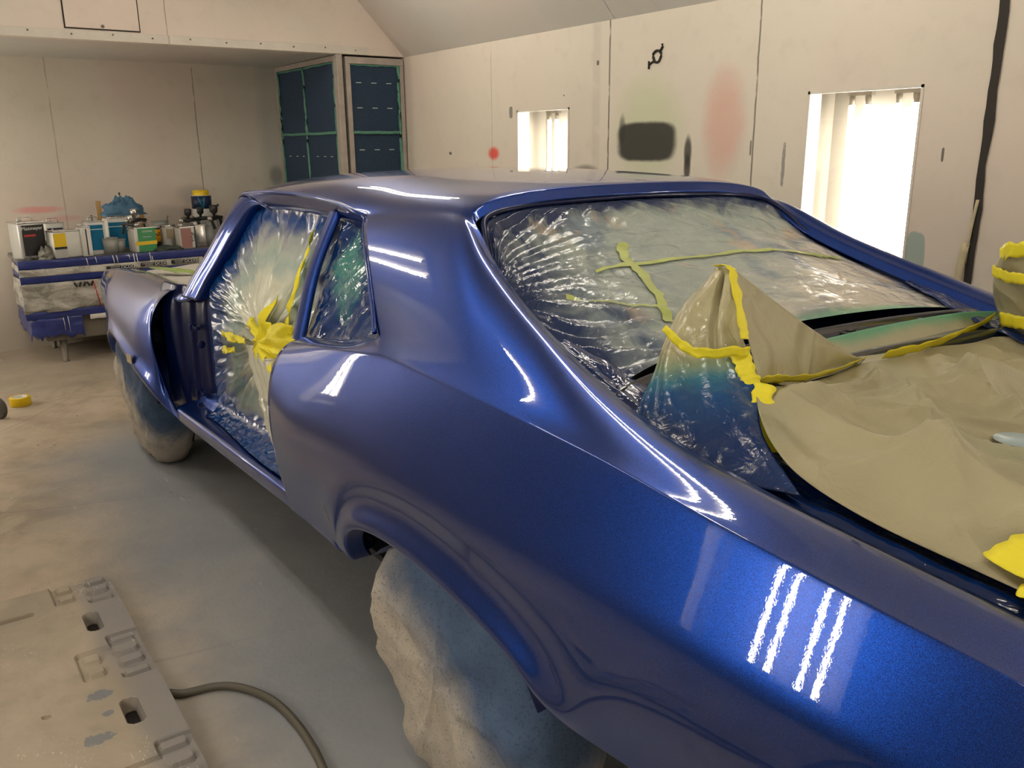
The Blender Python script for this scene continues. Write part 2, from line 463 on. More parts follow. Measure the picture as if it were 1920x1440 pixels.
# wide broken seam on the right wall with peeled tape
bm = bmesh.new()
pts = []
zz = [i*0.055 for i in range(40)]
L = [(0.262+.010*fbm((0, 0, z), 6)+.012+.003*z, YR+.004, z) for z in zz]; R_ = [(0.262+.010*fbm((5, 0, z), 6)-.012-.003*z, YR+.004, z) for z in zz]
grid(bm, [L, R_]); s1 = struct('trim_2', bm, M['gap'], solid=.003)
M['peel'] = simple('peeling_beige_tape', (0.55, 0.47, 0.30), 0.6, var=0.3, scale=30)
bm = bmesh.new()
for (z0, z1, x0, wd, out) in ((.86, 1.13, .285, .016, .02), (1.05, 1.30, .262, .006, .008)):
    r = []
    for i in range(8):
        z = lerp(z0, z1, i/7); b = out*math.sin(i/7*3.0)
        r.append([(x0+(.02*(1-i/7))-wd, YR+.006+b, z), (x0+(.02*(1-i/7))+wd*(.4+.6*i/7), YR+.010+b*.6, z)])
    grid(bm, r)
mesh_obj('peeled_tape', bm, M['peel'], s1, solid=.001)
# round painted mark on the wall, modelled as thin raised tubes
bm = bmesh.new(); cx, cz = 2.064, 1.975; y = YR+.004
ring = [(cx+.030*math.cos(a)*(1+.12*math.sin(3*a)), y, cz+.030*math.sin(a)) for a in [i*math.pi/8 for i in range(16)]]
tube(bm, ring, .007, 6, closed=True)
tube(bm, [(cx-.02, y, cz+.02), (cx-.04, y, cz+.045), (cx-.036, y, cz+.06)], .007, 6)
tube(bm, [(cx+.02, y, cz-.02), (cx+.05, y, cz-.035), (cx+.06, y, cz-.02), (cx+.06, y, cz-.06)], .006, 6)
bk = mesh_obj('wall_ring_mark', bm, M['gap']); tag(bk, 'small dark ring shaped paint mark with bent arms high on the right wall', 'paint mark')

# exhaust filter cabinet in the far corner
def m_filter():
    t = NT('blue_filter_mat'); c = t.geo()
    n = t.noise(c, 60, 4); n2 = t.noise(c, 4, 3)
    col = t.mix(n, (0.010, 0.028, 0.065), (0.028, 0.060, 0.115)); col = t.mix(t.math('MULTIPLY', n2, .5), col, (0.03, 0.05, 0.08))
    return t.done(t.bsdf(col, 0.9, normal=t.bump(n, 0.6, 0.01)))
M['filter'] = m_filter()
M['gtape'] = simple('green_edge_tape', (0.10, 0.27, 0.20), 0.5, var=0.35, scale=25, bump=.3)
M['greyframe'] = simple('stained_grey_frame', (0.42, 0.37, 0.33), 0.5, 0.2, var=0.3, scale=10)
fc = empty('exhaust_filter_cabinet', (5.5, -1.48, 0))
tag(fc, 'corner exhaust cabinet with dark blue filter mats edged in green tape', 'filter cabinet')
YF = -1.2
bm = bmesh.new()
for z in (0.02, 2.155): box2(bm, (XS+.05, YF-.05, z), (XB-.005, YF, z+.04))
box2(bm, (XB-.05, YF-.05, .06), (XB-.005, YF, 2.155)); box2(bm, (XS+.045, YF-.05, .06), (XS+.085, YF, 2.155))
mesh_obj('side_frame', bm, M['greyframe'], fc, False, bevel=.003)
bm = bmesh.new(); box2(bm, (XS-.012, YF-.035, 0), (XS+.035, YF+.012, 2.198)); mesh_obj('corner_post', bm, M['greyframe'], fc, False, bevel=.004)
bm = bmesh.new()
for z in (0.02, 2.135): box2(bm, (XS-.005, YR+.012, z), (XS+.04, YF-.06, z+.05))
box2(bm, (XS-.005, YR+.012, .07), (XS+.04, YR+.045, 2.135)); box2(bm, (XS-.005, YF-.10, .07), (XS+.04, YF-.06, 2.135))
mesh_obj('front_frame', bm, M['greyframe'], fc, False, bevel=.003)
bm = bmesh.new(); box2(bm, (XS+.036, YF-.06, 0), (XS+.05, YF-.035, 2.195)); box2(bm, (XS+.035, YF-.058, 0.0), (XS+.045, YF-.03, 2.195)); mesh_obj('seal_gap', bm, M['gap'], fc, False)
zs = [.06, .55, 1.08, 1.63, 2.155]
for k in range(4):
    for (xa, xb) in ((XS+.085, 5.58), (5.58, XB-.05)):
        bm = bmesh.new(); box2(bm, (xa+.004, YF-.03, zs[k]+.004), (xb-.004, YF-.015, zs[k+1]-.004)); mesh_obj('filter_mat', bm, M['filter'], fc, False)
    bm = bmesh.new(); box2(bm, (XS+.012, YR+.047, zs[k]+.012), (XS+.026, YF-.102, min(zs[k+1], 2.135)-.004)); mesh_obj('filter_mat', bm, M['filter'], fc, False)
def wob(a, b, n=24, amp=.006):
    return [Vector(a).lerp(Vector(b), i/(n-1))+Vector([amp*fbm((i*.7+j*9+a[0], a[2], j), .6) for j in range(3)]) for i in range(n)]
bm = bmesh.new()
for z in zs[1:4]: tube(bm, wob((XS+.09, YF-.010, z), (XB-.05, YF-.010, z)), .013, 6)
for x in (XS+.10, 5.58, XB-.06): tube(bm, wob((x, YF-.010, .07), (x, YF-.010, 2.15), 50), .012, 6)
tube(bm, wob((XS+.09, YF-.010, 2.145), (XB-.05, YF-.010, 2.145)), .008, 6)
for z in zs[1:4]: tube(bm, wob((XS+.006, YR+.05, z), (XS+.006, YF-.105, z)), .014, 6)
tube(bm, wob((XS+.006, YR+.055, .07), (XS+.006, YR+.055, 2.13), 50), .014, 6)
tube(bm, wob((XS+.006, YR+.05, 2.128), (XS+.006, YF-.105, 2.128)), .006, 6)
mesh_obj('edge_tape', bm, M['gtape'], fc)
M['slit'] = simple('pale_slit', (0.55, 0.62, 0.55), 0.6)
bm = bmesh.new()
for z in (2.0, 1.815, 1.50, 1.20, .95, .7, .4):
    for y in (-1.37, -1.50, -1.63): box2(bm, (XS+.008, y-.022, z-.003), (XS+.012, y+.022, z+.003))
for x in (5.12, 5.25, 5.40, 5.70, 5.84, 6.0):
    box2(bm, (x-.02, YF-.014, 1.447), (x+.02, YF-.011, 1.453)); box2(bm, (x-.02, YF-.014, .9), (x+.02, YF-.011, .906))
mesh_obj('slit_marks', bm, M['slit'], fc, False)
# ------------------------------------------------------------------ car (x forward, y left, z up; rear axle at x=0)
car = empty('car', (1.4, 0, 0))
tag(car, 'stripped two door coupe in fresh glossy metallic blue, its doors off, masked for painting', 'car')
CR = 'crease_edge'
def crease_rows(bm, V, rows, w=1.0, cols=None):
    ly = bm.edges.layers.float.get(CR) or bm.edges.layers.float.new(CR)
    bm.edges.ensure_lookup_table()
    for r in rows:
        for j in range(len(V[r])-1):
            if cols and not (cols[0] <= j < cols[1]): continue
            e = bm.edges.get((V[r][j], V[r][j+1]))
            if e: e[ly] = w
def crease_cols(bm, V, cols, w=1.0, rows=None):
    ly = bm.edges.layers.float.get(CR) or bm.edges.layers.float.new(CR)
    for c in cols:
        for i in range(len(V)-1):
            if rows and not (rows[0] <= i < rows[1]): continue
            e = bm.edges.get((V[i][c], V[i+1][c]))
            if e: e[ly] = w

# --- body shell: roof, sail panels and rear quarters in one skin
B = [(.93,.85,.437),(.78,.846,.44),(.62,.843,.445),(.51,.845,.45),
     (.448,.865,.458),(.428,.905,.53),(.378,.915,.598),(.292,.918,.637),(.17,.918,.657),(.03,.918,.662),(-.12,.918,.652),(-.24,.918,.636),(-.335,.916,.615),(-.392,.912,.575),(-.425,.88,.52),
     (-.545,.862,.52),(-.78,.858,.54),(-1.03,.848,.565),(-1.26,.82,.60)]
Cc = [(.862,.838,.985),(.70,.845,1.008),(.53,.85,1.03),(.39,.852,1.05),
      (.27,.848,1.062),(.18,.85,1.064),(.09,.852,1.062),(0,.854,1.060),(-.10,.855,1.058),(-.21,.856,1.055),(-.32,.857,1.052),(-.43,.858,1.048),(-.54,.859,1.043),(-.65,.860,1.032),(-.76,.860,1.022),
      (-.88,.860,1.014),(-1.0,.858,1.005),(-1.14,.852,.994),(-1.28,.840,.975)]
Uu = [(.785,.62,1.334),(.62,.605,1.350),(.45,.59,1.362),(.335,.572,1.364),(.262,.588,1.330),(.182,.61,1.278),(.021,.65,1.213),(-.132,.68,1.162),(-.29,.703,1.113),(-.433,.722,1.075),
      (-.565,.728,1.05),(-.68,.73,1.034),(-.87,.726,1.012),(-1.06,.716,.992),(-1.24,.700,.970)]
NA = 4
def V3(p): return Vector(p)
CREASE = []
def build_shell(sgn):
    rows = []
    n = len(B)
    r1, r2 = [], []
    for j, p in enumerate(B):
        x, y, z = p
        if j < NA:
            r1.append((x, y+.004, z+.025)); r2.append((max(x, [.937, .80, .685, .60][j]), y+.022, z+.09))
        elif j <= 14:
            d = Vector((x-.0, 0, (z-.34))).normalized()
            if j == 4: d = Vector((1, 0, .15)).normalized()
            if j == 14: d = Vector((-.75, 0, .35)).normalized()
            r1.append((x+d.x*.022, y+.006, z+d.z*.022)); 
            r2.append((x+d.x*.080, .893, z+d.z*.080))
        else:
            r1.append((x, y+.004, z+.025)); r2.append((x-.01, y+.018, z+.085))
    R4x = [.912, .76, .61, .48, .38, .29, .21, .12, .03, -.07, -.18, -.29, -.40, -.51, -.63, -.76, -.92, -1.08, -1.27]
    R4z = [.80, .806, .812, .818, .824, .83, .832, .834, .836, .84, .844, .848, .852, .853, .853, .852, .85, .85, .85]
    R4y = [.903]+[.914]*3+[.915]*8+[.915, .915, .915, .914, .912, .904, .885]
    R4 = [(R4x[j], R4y[j], R4z[j]) for j in range(n)]
    R3 = []
    for j in range(n):
        t = .55 if j not in (0,) else .5
        x = lerp(r2[j][0], R4x[j], t); z = lerp(r2[j][2], R4z[j], t)
        R3.append((x, R4y[j]+.004-(0 if 0 < j < 17 else .010), z))
    R5 = [(lerp(R4x[j], Cc[j][0], .42), lerp(R4y[j], Cc[j][1], .36), lerp(R4z[j], Cc[j][2], .40)) for j in range(n)]
    R6 = [(lerp(R4x[j], Cc[j][0], .75), lerp(R4y[j], Cc[j][1], .69), lerp(R4z[j], Cc[j][2], .74)) for j in range(n)]
    R5[0] = (.925, .888, .875); R6[0] = (.912, .866, .94)
    R65 = [(lerp(R6[j][0], Cc[j][0], .75), lerp(R6[j][1], Cc[j][1], .72), lerp(R6[j][2], Cc[j][2], .80)) for j in range(n)]
    lip = [(p[0], p[1]-.055, p[2]+(.002 if j < NA or j > 14 else .0)) for j, p in enumerate(B)]
    rows = [lip, B, r1, r2, R3, R4, R5, R6, R65, Cc]
    sail = []
    for (t, o, zb) in ((.10, -.003, .0), (.30, .002, .004), (.55, .008, .012), (.80, .008, .018), (.94, .004, .012)):
        r = []
        for k in range(len(Uu)):
            a, b = Cc[NA+k], Uu[k]
            w = 1.0 if k < 8 else max(.25, 1-(k-7)*.2)
            r.append((lerp(a[0], b[0], t), lerp(a[1], b[1], t)+o*w, lerp(a[2], b[2], t)+zb*(.4 if k < 3 else (1 if k < 8 else .35))))
        sail.append(r)
    bm = bmesh.new()
    f = (lambda R: R) if sgn > 0 else mir
    CREASE[:] = [([r[0] for r in rows], 1.0), (rows[1], .95), (Cc[:NA+1], .35), (Cc[NA:], .55), ([Cc[NA]]+[r[0] for r in sail]+[Uu[0]], 1.0), (R4, .3)]
    V = grid(bm, f(rows))
    crease_rows(bm, V, [1], .9)
    crease_cols(bm, V, [0], 1.0); crease_rows(bm, V, [9], .25); crease_rows(bm, V, [5], .25)
    srows = [Cc[NA:]]+sail+[Uu]
    VS = grid(bm, f(srows))
    # front edge return of the quarter into the door jamb
    fe = [r[0] for r in rows]
    fr = [[(p[0]-.002, p[1]-.004, p[2]) for p in fe], [(p[0]-.006, p[1]-.05, p[2]) for p in fe], [(p[0]-.010, p[1]-.12, p[2]) for p in fe]]
    grid(bm, f([fe]+fr[1:]))
    # belt sill in front of the sail
    D = [(.845,.803,.998),(.70,.800,1.018),(.54,.800,1.043),(.41,.803,1.070), sail[0][0]]
    D2 = [(p[0], p[1]-.022, p[2]-.004) for p in D[:-1]]+[(sail[0][0][0]+.01, sail[0][0][1]-.02, sail[0][0][2]-.01)]
    VB = grid(bm, f([Cc[:NA+1], D, D2])); crease_rows(bm, VB, [1], .7)
    # quarter window rear return
    k0 = [r[0] for r in sail]+[Uu[0]]
    grid(bm, f([k0, [(p[0]+.012, p[1]-.022, p[2]-.012) for p in k0]]))
    crease_cols(bm, VS, [0], .9)
    # roof
    Uf = [(1.90,.60,1.325),(1.76,.62,1.356),(1.52,.62,1.371),(1.25,.62,1.374),(.98,.62,1.362)]+Uu[:4]
    xc = [1.98, 1.80, 1.54, 1.26, 1.02, .82, .65, .49, .362]
    zc = [1.355, 1.408, 1.438, 1.450, 1.452, 1.450, 1.445, 1.436, 1.424]
    roof = [Uf]
    for (y, s, tx) in ((.595, .28, .08), (.545, .54, .2), (.44, .80, .45), (.26, .955, .8), (.0, 1.0, 1.0)):
        r = []
        for j, p in enumerate(Uf):
            yy = y*(p[1]/.62) if y > .3 else y
            xx = lerp(p[0], xc[j], tx if j != len(Uf)-1 else min(1, tx*1.6+.1))
            r.append((xx, yy, lerp(p[2], zc[j], s)))
        roof.append(r)
    VR = grid(bm, f(roof))
    # flange of door opening under the drip rail
    hd = Uf[1:6]
    CREASE.append((Uf[:6], .8)); CREASE.append((Uu[3:], .5))
    grid(bm, f([hd, [(p[0], p[1]-.006, p[2]-.006) for p in hd], [(p[0], p[1]-.022, p[2]-.060) for p in hd], [(p[0], p[1]-.06, p[2]-.065) for p in hd]]))
    # backlight rim
    path = [r[-1] for r in roof[::-1]]+Uu[4:]
    rim1, rim2 = [], []
    for i, p in enumerate(path):
        h = i <= 5
        if i <= 4: d = (-.020, 0, -.006)
        elif i == 5: d = (-.016, -.012, -.006)
        elif i == 6: d = (-.008, -.018, -.008)
        else: d = (0, -.018, -.007)
        e = (d[0]*1.5, d[1]*1.5, -.034)
        rim1.append((p[0]+d[0], p[1]+d[1], p[2]+d[2])); rim2.append((p[0]+e[0], p[1]+e[1], p[2]+e[2]))
    VM = grid(bm, f([path, rim1, rim2])); crease_rows(bm, VM, [0], .55); crease_rows(bm, VM, [1], .5)
    return bm
bm = build_shell(1); b2 = build_shell(-1)
me = bpy.data.meshes.new('tmp'); b2.to_mesh(me); b2.free(); bm.from_mesh(me); bpy.data.meshes.remove(me)
bmesh.ops.remove_doubles(bm, verts=bm.verts[:], dist=.0008)
def crease_path(bm, pts, w):
    ly = bm.edges.layers.float.get(CR) or bm.edges.layers.float.new(CR)
    vs = []
    for p in pts:
        v = min(bm.verts, key=lambda q: (q.co-Vector(p)).length_squared); vs.append(v)
    for a, b in zip(vs, vs[1:]):
        e = bm.edges.get((a, b))
        if e: e[ly] = w
for s_ in (1, -1):
    for path, w_ in CREASE: crease_path(bm, [(a, b*s_, c) for a, b, c in path], w_)
shell = mesh_obj('body_shell', bm, M['paint'], car, sub=3, solid=.004)

def rib(name, pts, r, mat, parent=car, n=40, seg=8):
    bm = bmesh.new(); tube(bm, crv(pts, n), r, seg); return mesh_obj(name, bm, mat, parent)
for s in (1, -1):
    P = [(1.93,.60,1.31),(1.88,.612,1.342),(1.76,.628,1.362),(1.52,.629,1.376),(1.25,.629,1.379),(.98,.629,1.366),(.83,.629,1.346),(.775,.624,1.330),(.72,.655,1.295),(.55,.730,1.215),(.41,.79,1.135),(.345,.822,1.098)]
    rib('drip_rail', [(a, b*s, c) for a, b, c in P], .0065, M['paint'], n=90)
    P = [(.757,.606,1.315),(.70,.640,1.278),(.53,.712,1.197),(.39,.772,1.118),(.33,.800,1.085)]
    rib('window_moulding', [(a, b*s, c) for a, b, c in P], .006, M['paint'])
P = [(-.40,.70,1.06),(-.25,.683,1.092),(-.12,.660,1.137),(.03,.630,1.19),(.185,.592,1.262),(.255,.562,1.318),(.305,.52,1.355),(.33,.40,1.372),(.338,.2,1.380),(.34,0,1.383)]
P = P+[(a, -b, c) for a, b, c in P[-2::-1]]
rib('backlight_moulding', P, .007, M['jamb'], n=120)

# --- front fenders
def fender(s):
    top = [(2.345,.795,.938),(2.44,.79,.934),(2.55,.79,.932),(2.70,.79,.930),(2.85,.787,.928),(3.0,.785,.925),(3.15,.783,.922),(3.30,.780,.915),(3.42,.780,.908),(3.55,.778,.900),(3.70,.780,.885),(3.84,.782,.865),(3.93,.77,.83)]
    bot = [(2.21,.842,.385),(2.30,.85,.395),(2.385,.88,.432),(2.48,.905,.478),(2.61,.918,.520),(2.77,.920,.556),(2.94,.920,.597),(3.10,.918,.632),(3.24,.912,.625),(3.34,.905,.575),(3.37,.88,.46),(3.58,.86,.43),(3.86,.80,.46)]
    c0 = [(2.21,.842,.385),(2.30,.850,.43),(2.39,.862,.52),(2.45,.872,.63),(2.475,.875,.72),(2.475,.865,.79),(2.44,.845,.86),(2.39,.82,.91),(2.345,.795,.938)]
    rows = []
    ts = [0, .07, .22, .42, .58, .72, .85, .94, 1.0]
    bul = [0, .006, -.006, .012, .022, .030, .030, .016, 0]
    for i, t in enumerate(ts):
        r = []
        for j in range(len(top)):
            a, b = bot[j], top[j]
            if j == 0: r.append(c0[i]); continue
            y = lerp(a[1], b[1], t**1.6)+bul[i]
            if i == 2: y = min(y, .900)
            w = 1.0 if j < 10 else (1-(j-9)*.12)
            x = lerp(a[0], b[0], t)
            if j == 1: x = c0[i][0]+.06+.02*t
            if j == 12: x += .05*math.sin(math.pi*t)
            r.append((x, y*1.0 if j < 11 else lerp(y, .80, .3), lerp(a[2], b[2], t)))
        rows.append(r)
    inner = [(p[0], p[1]-.05, p[2]+.004) for p in top]; inner2 = [(p[0], p[1]-.11, p[2]-.012) for p in top]; inner3 = [(p[0], p[1]-.115, p[2]-.05) for p in top]
    lip = [(p[0], p[1]-.03, p[2]) for p in bot]
    R = [lip]+rows+[inner, inner2, inner3]
    bm = bmesh.new(); V = grid(bm, R if s > 0 else mir(R)); crease_rows(bm, V, [1], .9); crease_rows(bm, V, [11], .6); crease_rows(bm, V, [9], .35)
    # rear return edge
    fe = [r[0] for r in R[1:11]]
    ret = [fe, [(p[0]+.010, p[1]-.012, p[2]) for p in fe], [(p[0]+.05, p[1]-.014, p[2]) for p in fe]]
    grid(bm, ret if s > 0 else mir(ret))
    # nose
    ne = [r[-1] for r in R[1:11]]
    nr = [ne, [(p[0]+.012, p[1]-.06, p[2]) for p in ne], [(p[0]-.02, p[1]-.22, p[2]) for p in ne]]
    grid(bm, nr if s > 0 else mir(nr))
    bmesh.ops.remove_doubles(bm, verts=bm.verts[:], dist=.0008)
    crease_path(bm, [(a, b*s, c) for a, b, c in fe], 1.0)
    return mesh_obj('front_fender', bm, M['paint'], car, sub=3, solid=.003)
for s in (1, -1): fender(s)

# --- rockers / sills
def strip(name, sec, xs, s, mat, sub=2, tw=None):
    """sec: function x -> list of (y,z)"""
    rows = [[(x, p[0]*s, p[1]) for p in sec(x)] for x in xs]
    bm = bmesh.new(); grid(bm, rows); return mesh_obj(name, bm, mat, car, sub=sub, solid=.003)
for s in (1, -1):
    def sec(x):
        z = lerp(.437, .385, max(0, min(1, (x-.93)/1.28)))
        return [(.70, z-.03), (.80, z-.03), (.835, z-.015), (.845, z), (.846, z+.035), (.838, z+.052), (.80, z+.060), (.765, z+.066), (.755, z+.075), (.74, z+.12), (.70, z+.14)]
    strip('rocker_panel', sec, [.60, .75, .93, 1.1, 1.3, 1.5, 1.7, 1.9, 2.1, 2.22, 2.30], s, M['paint'])
    # hinge pillar: vertical sections through (x, y)
    rows = []
    for z, a in ((.40, .0), (.46, .0), (.55, 0), (.62, 0), (.70, 0), (.78, 0), (.86, .0), (.93, .008), (.965, .02)):
        b = .012*math.sin((z-.4)*9)
        rows.append([(x, (y-a)*s, z) for x, y in [(2.50, .81), (2.42, .80), (2.36, .795), (2.33, .780), (2.325, .765), (2.26, .76), (2.235+b, .755), (2.23+b, .735), (2.17, .732), (2.13, .728), (2.115, .715)]])
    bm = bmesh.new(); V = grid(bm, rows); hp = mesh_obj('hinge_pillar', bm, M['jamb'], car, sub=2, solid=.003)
    rows = [[(x, (y-a)*s, z) for x, y in [(2.118, .716), (2.10, .722), (2.04, .722), (2.02, .718), (1.985, .712), (1.978, .66)]] for z, a in ((.42, 0), (.52, 0), (.7, 0), (.85, 0), (.96, .01), (1.04, .03))]
    bm = bmesh.new(); grid(bm, rows); mesh_obj('door_jamb_post', bm, M['jamb2'], car, sub=2, solid=.003)
    for z in (.515, .455, .80):
        bm = bmesh.new(); box(bm, (2.17, .755*s, z), (.07, .02, .012)); box(bm, (2.195, .762*s, z-.001), (.012, .026, .026)); tube(bm, [(2.16, .765*s, z-.012), (2.16, .765*s, z+.012)], .005, 8)
        hg = mesh_obj('door_hinge', bm, M['jamb'], hp, True, bevel=.002)
    bm = bmesh.new()
    lathe(bm, [(.014, 0), (.017, .003), (.010, .005), (.0, .002)], (2.12, .752*s, .735), 20, axis='x'); mesh_obj('wiring_grommet', bm, M['jamb'], hp)
    # upper corner between fender and windscreen pillar
    bm = bmesh.new()
    R = [[(2.34, .79, .935), (2.25, .79, .945), (2.18, .775, .960), (2.10, .755, .985)], [(2.36, .70, .925), (2.28, .70, .935), (2.20, .70, .955), (2.14, .69, .98)], [(2.42, .60, .91), (2.34, .60, .92), (2.27, .60, .94), (2.20, .6, .96)]]
    R = [[(p[0], p[1]-.0, p[2]-.05) for p in R[0]]]+R
    grid(bm, R if s > 0 else mir(R)); mesh_obj('cowl_corner', bm, M['paint'], car, sub=2, solid=.003)
    # windscreen pillar
    O = [(2.23,.79,.93),(2.186,.78,.968),(2.12,.762,1.03),(2.054,.74,1.088),(1.985,.716,1.16),(1.928,.69,1.231),(1.885,.655,1.305),(1.84,.628,1.350),(1.76,.615,1.356)]
    rows = []
    for i, p in enumerate(O):
        w = [.17, .16, .15, .145, .14, .14, .15, .17, .16][i]
        dz = 0 if i < 7 else (-.02 if i == 7 else -.05)
        rows.append([(p[0]-.01, p[1]-.08, p[2]+.01), (p[0]+.012, p[1]-.02, p[2]+.004), p, (p[0]-w*.45, p[1]-.004, p[2]+dz*.5), (p[0]-w*.55, p[1]-.012, p[2]+dz*.6), (p[0]-w*.92, p[1]-.018, p[2]+dz), (p[0]-w, p[1]-.028, p[2]+dz), (p[0]-w, p[1]-.09, p[2]+dz)])
    rows = rows if s > 0 else mir(rows)
    bm = bmesh.new(); grid(bm, rows); mesh_obj('windscreen_pillar', bm, M['paint'], car, sub=2, solid=.003)
    # quarter window front channel
    a, b = Vector((1.01, .605, 1.335)), Vector((.885, .805, .985))
    m1 = Vector((.975, .705, 1.17))
    cl = crv([a, m1, b], 12)
    rows = [[(p.x+.028, (p.y+.002)*s, p.z), (p.x+.026, (p.y+.012)*s, p.z), (p.x-.010, (p.y+.012)*s, p.z), (p.x-.028, (p.y+.002)*s, p.z), (p.x-.028, (p.y-.02)*s, p.z), (p.x+.028, (p.y-.02)*s, p.z), (p.x+.028, (p.y+.002)*s, p.z)] for p in cl]
    bm = bmesh.new(); grid(bm, rows); mesh_obj('quarter_window_frame', bm, M['paint'], car, sub=1)

# --- inner structure
bm = bmesh.new()
R = [[(x, y, z) for y in (-.66, -.4, 0, .4, .66)] for x, z in ((2.05, .955), (2.12, .985), (2.22, .975), (2.40, .93), (2.42, .80))]
grid(bm, R); mesh_obj('cowl_panel', bm, M['paint'], car, sub=2, solid=.003)
bm = bmesh.new()
box2(bm, (-1.20, -.70, .34), (2.3, .70, .36)); box2(bm, (2.3, -.60, .36), (2.32, .60, .93))
for y in (-.5, .5): box2(bm, (-1.25, y-.04, .29), (3.8, y+.04, .345))
mesh_obj('floor_pan', bm, M['dark'], car, False)
bm = bmesh.new(); box2(bm, (2.32, -.66, .45), (3.75, -.60, .86)); box2(bm, (2.32, .60, .45), (3.75, .66, .86)); box2(bm, (3.75, -.66, .40), (3.79, .66, .84)); mesh_obj('engine_bay_wall', bm, M['dark'], car, False)
# rear wheelhouses
for s in (1, -1):
    bm = bmesh.new(); r = []
    for i in range(15):
        a = math.pi*.24+math.pi*.58*i/14
        r.append([(.0+.43*math.cos(a), s*.87, .30+.36*math.sin(a)), (.0+.42*math.cos(a), s*.52, .30+.35*math.sin(a)), (.0+.42*math.cos(a), s*.50, .34)])
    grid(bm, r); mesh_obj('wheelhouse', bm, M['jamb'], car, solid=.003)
    bm = bmesh.new(); r = []
    for i in range(15):
        a = math.pi*.16+math.pi*.70*i/14
        r.append([(2.88+.46*math.cos(a), s*.88, .25+.39*math.sin(a)), (2.88+.46*math.cos(a), s*.60, .25+.39*math.sin(a))])
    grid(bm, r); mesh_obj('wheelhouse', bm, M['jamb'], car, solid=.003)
# dark cowl slot below the backlight
bm = bmesh.new()
R = [[(x, y, z) for y in (-.675, -.45, -.2, .0, .2, .45, .675)] for x, z in ((-.235, 1.088), (-.25, 1.06), (-.30, 1.052), (-.345, 1.050), (-.360, 1.060), (-.375, 1.04), (-.385, .96))]
R = [[(p[0]-.10*(abs(p[1])/.69)**2.2, p[1], p[2]) for p in r] for r in R]
grid(bm, R); rs = mesh_obj('rear_cowl_slot', bm, simple('wet_black_blue', (0.004, 0.012, 0.03), 0.25, 0, 1.0), car, sub=2, solid=.003)
for y in (.50, .18, -.16, -.42):
    bm = bmesh.new(); x = -.268-.10*(abs(y)/.69)**2.2
    box(bm, (x, y, 1.066), (.03, .05, .020)); box(bm, (x, y, 1.076), (.018, .02, .010)); mesh_obj('clip', bm, M['black'], rs, False, bevel=.003)
# trunk gutters
M['wetfilm'] = None
def m_wet():
    t = NT('wet_blue_black_film'); c = t.geo()
    n = t.noise(c, 20, 3, .5, .6)
    col = t.mix(n, (0.002, 0.008, 0.05), (0.006, 0.04, 0.20))
    b = t.bump(t.noise(t.map(c, sc=(.5, 1.4, 1.4)), 26, 2, .5, 1.0), 0.5, 0.012)
    return t.done(t.bsdf(col, 0.12, 0.0, .5, .02, normal=b, cnormal=b, spec=.4))
M['wetfilm'] = m_wet()
for s in (1, -1):
    path = [Vector(p) for p in Uu[7:]]
    rows = []
    for p in crv(path, 60):
        w = fbm(p, 14)*.008
        t = max(0, min(1, (-.13-p.x)/.35)); q = .25+.75*t
        rows.append([(p.x+a*.0, s*(p.y-.02-b*q), p.z-.024-c_*q+w*k) for a, b, c_, k in ((0, 0, 0, 0), (0, .010, .016, .4), (0, .022, .020, 1), (0, .036, .008, 1), (0, .048, -.006, .6), (0, .060, .004, 1), (0, .075, .004, 1), (0, .10, -.002, 1), (0, .13, -.004, 1), (0, .16, .004, 1))])
    bm = bmesh.new(); grid(bm, rows); mesh_obj('trunk_gutter', bm, M['wetfilm'], car, sub=1, solid=.002)
# tail panel and bumper-less rear valance
bm = bmesh.new()
R = []
for z, dx, w in ((.58, .03, .78), (.66, 0, .80), (.80, -.02, .82), (.92, -.01, .79), (.955, .015, .72), (.95, .05, .69), (.90, .07, .68)):
    R.append([(-1.27+dx+.05*(abs(y)/.8)**3, y*w/.8, z) for y in (-.8, -.6, -.3, 0, .3, .6, .8)])
grid(bm, R); mesh_obj('tail_panel', bm, M['paint'], car, sub=2, solid=.003)
bm = bmesh.new(); box2(bm, (3.80, -.74, .44), (3.86, .74, .70)); mesh_obj('front_valance', bm, M['paint'], car, False, bevel=.02)

# --- wheels
WH = [(0.02, .74, 0, 'r'), (0.02, -.74, 0, 'r'), (3.0, .755, 0, 'f'), (3.0, -.755, 0, 'f')]
def wheel(x, y, st):
    w = empty('wheel', (x, y, .335), math.radians(st)); 
    w.parent = car; w.matrix_parent_inverse = Matrix.Translation(car.location).inverted()
    s = 1 if y > 0 else -1
    bm = bmesh.new(); lathe(bm, [(.19, -.09), (.27, -.10), (.318, -.088), (.330, -.06), (.332, 0), (.330, .06), (.318, .088), (.27, .10), (.19, .09)], (0, 0, 0), 48, axis='y', cap=False)
    mesh_obj('tyre', bm, M['rubber'], w, world=False)
    bm = bmesh.new(); lathe(bm, [(.20, -.09), (.185, -.06), (.18, .03*s), (.10, .05*s), (.06, .03*s), (.0, .03*s)], (0, 0, 0), 32, axis='y', cap=False)
    mesh_obj('rim', bm, M['steel'], w, world=False, solid=.004)
for x, y, st, _ in WH: wheel(x, y, st)
bm = bmesh.new()
tube(bm, [(0.02, -.70, .335), (0.02, .70, .335)], .035, 10)
mesh_obj('axle', bm, M['dark'], car)
bm = bmesh.new(); tube(bm, [(3.0, -.70, .335), (3.0, .70, .335)], .030, 10); mesh_obj('front_axle', bm, M['dark'], car)
bm = bmesh.new()
lathe(bm, [(.0, -.11), (.10, -.09), (.13, 0), (.10, .09), (.0, .11)], (0.02, 0, .335), 20, axis='y')
mesh_obj('differential', bm, M['dark'], car)
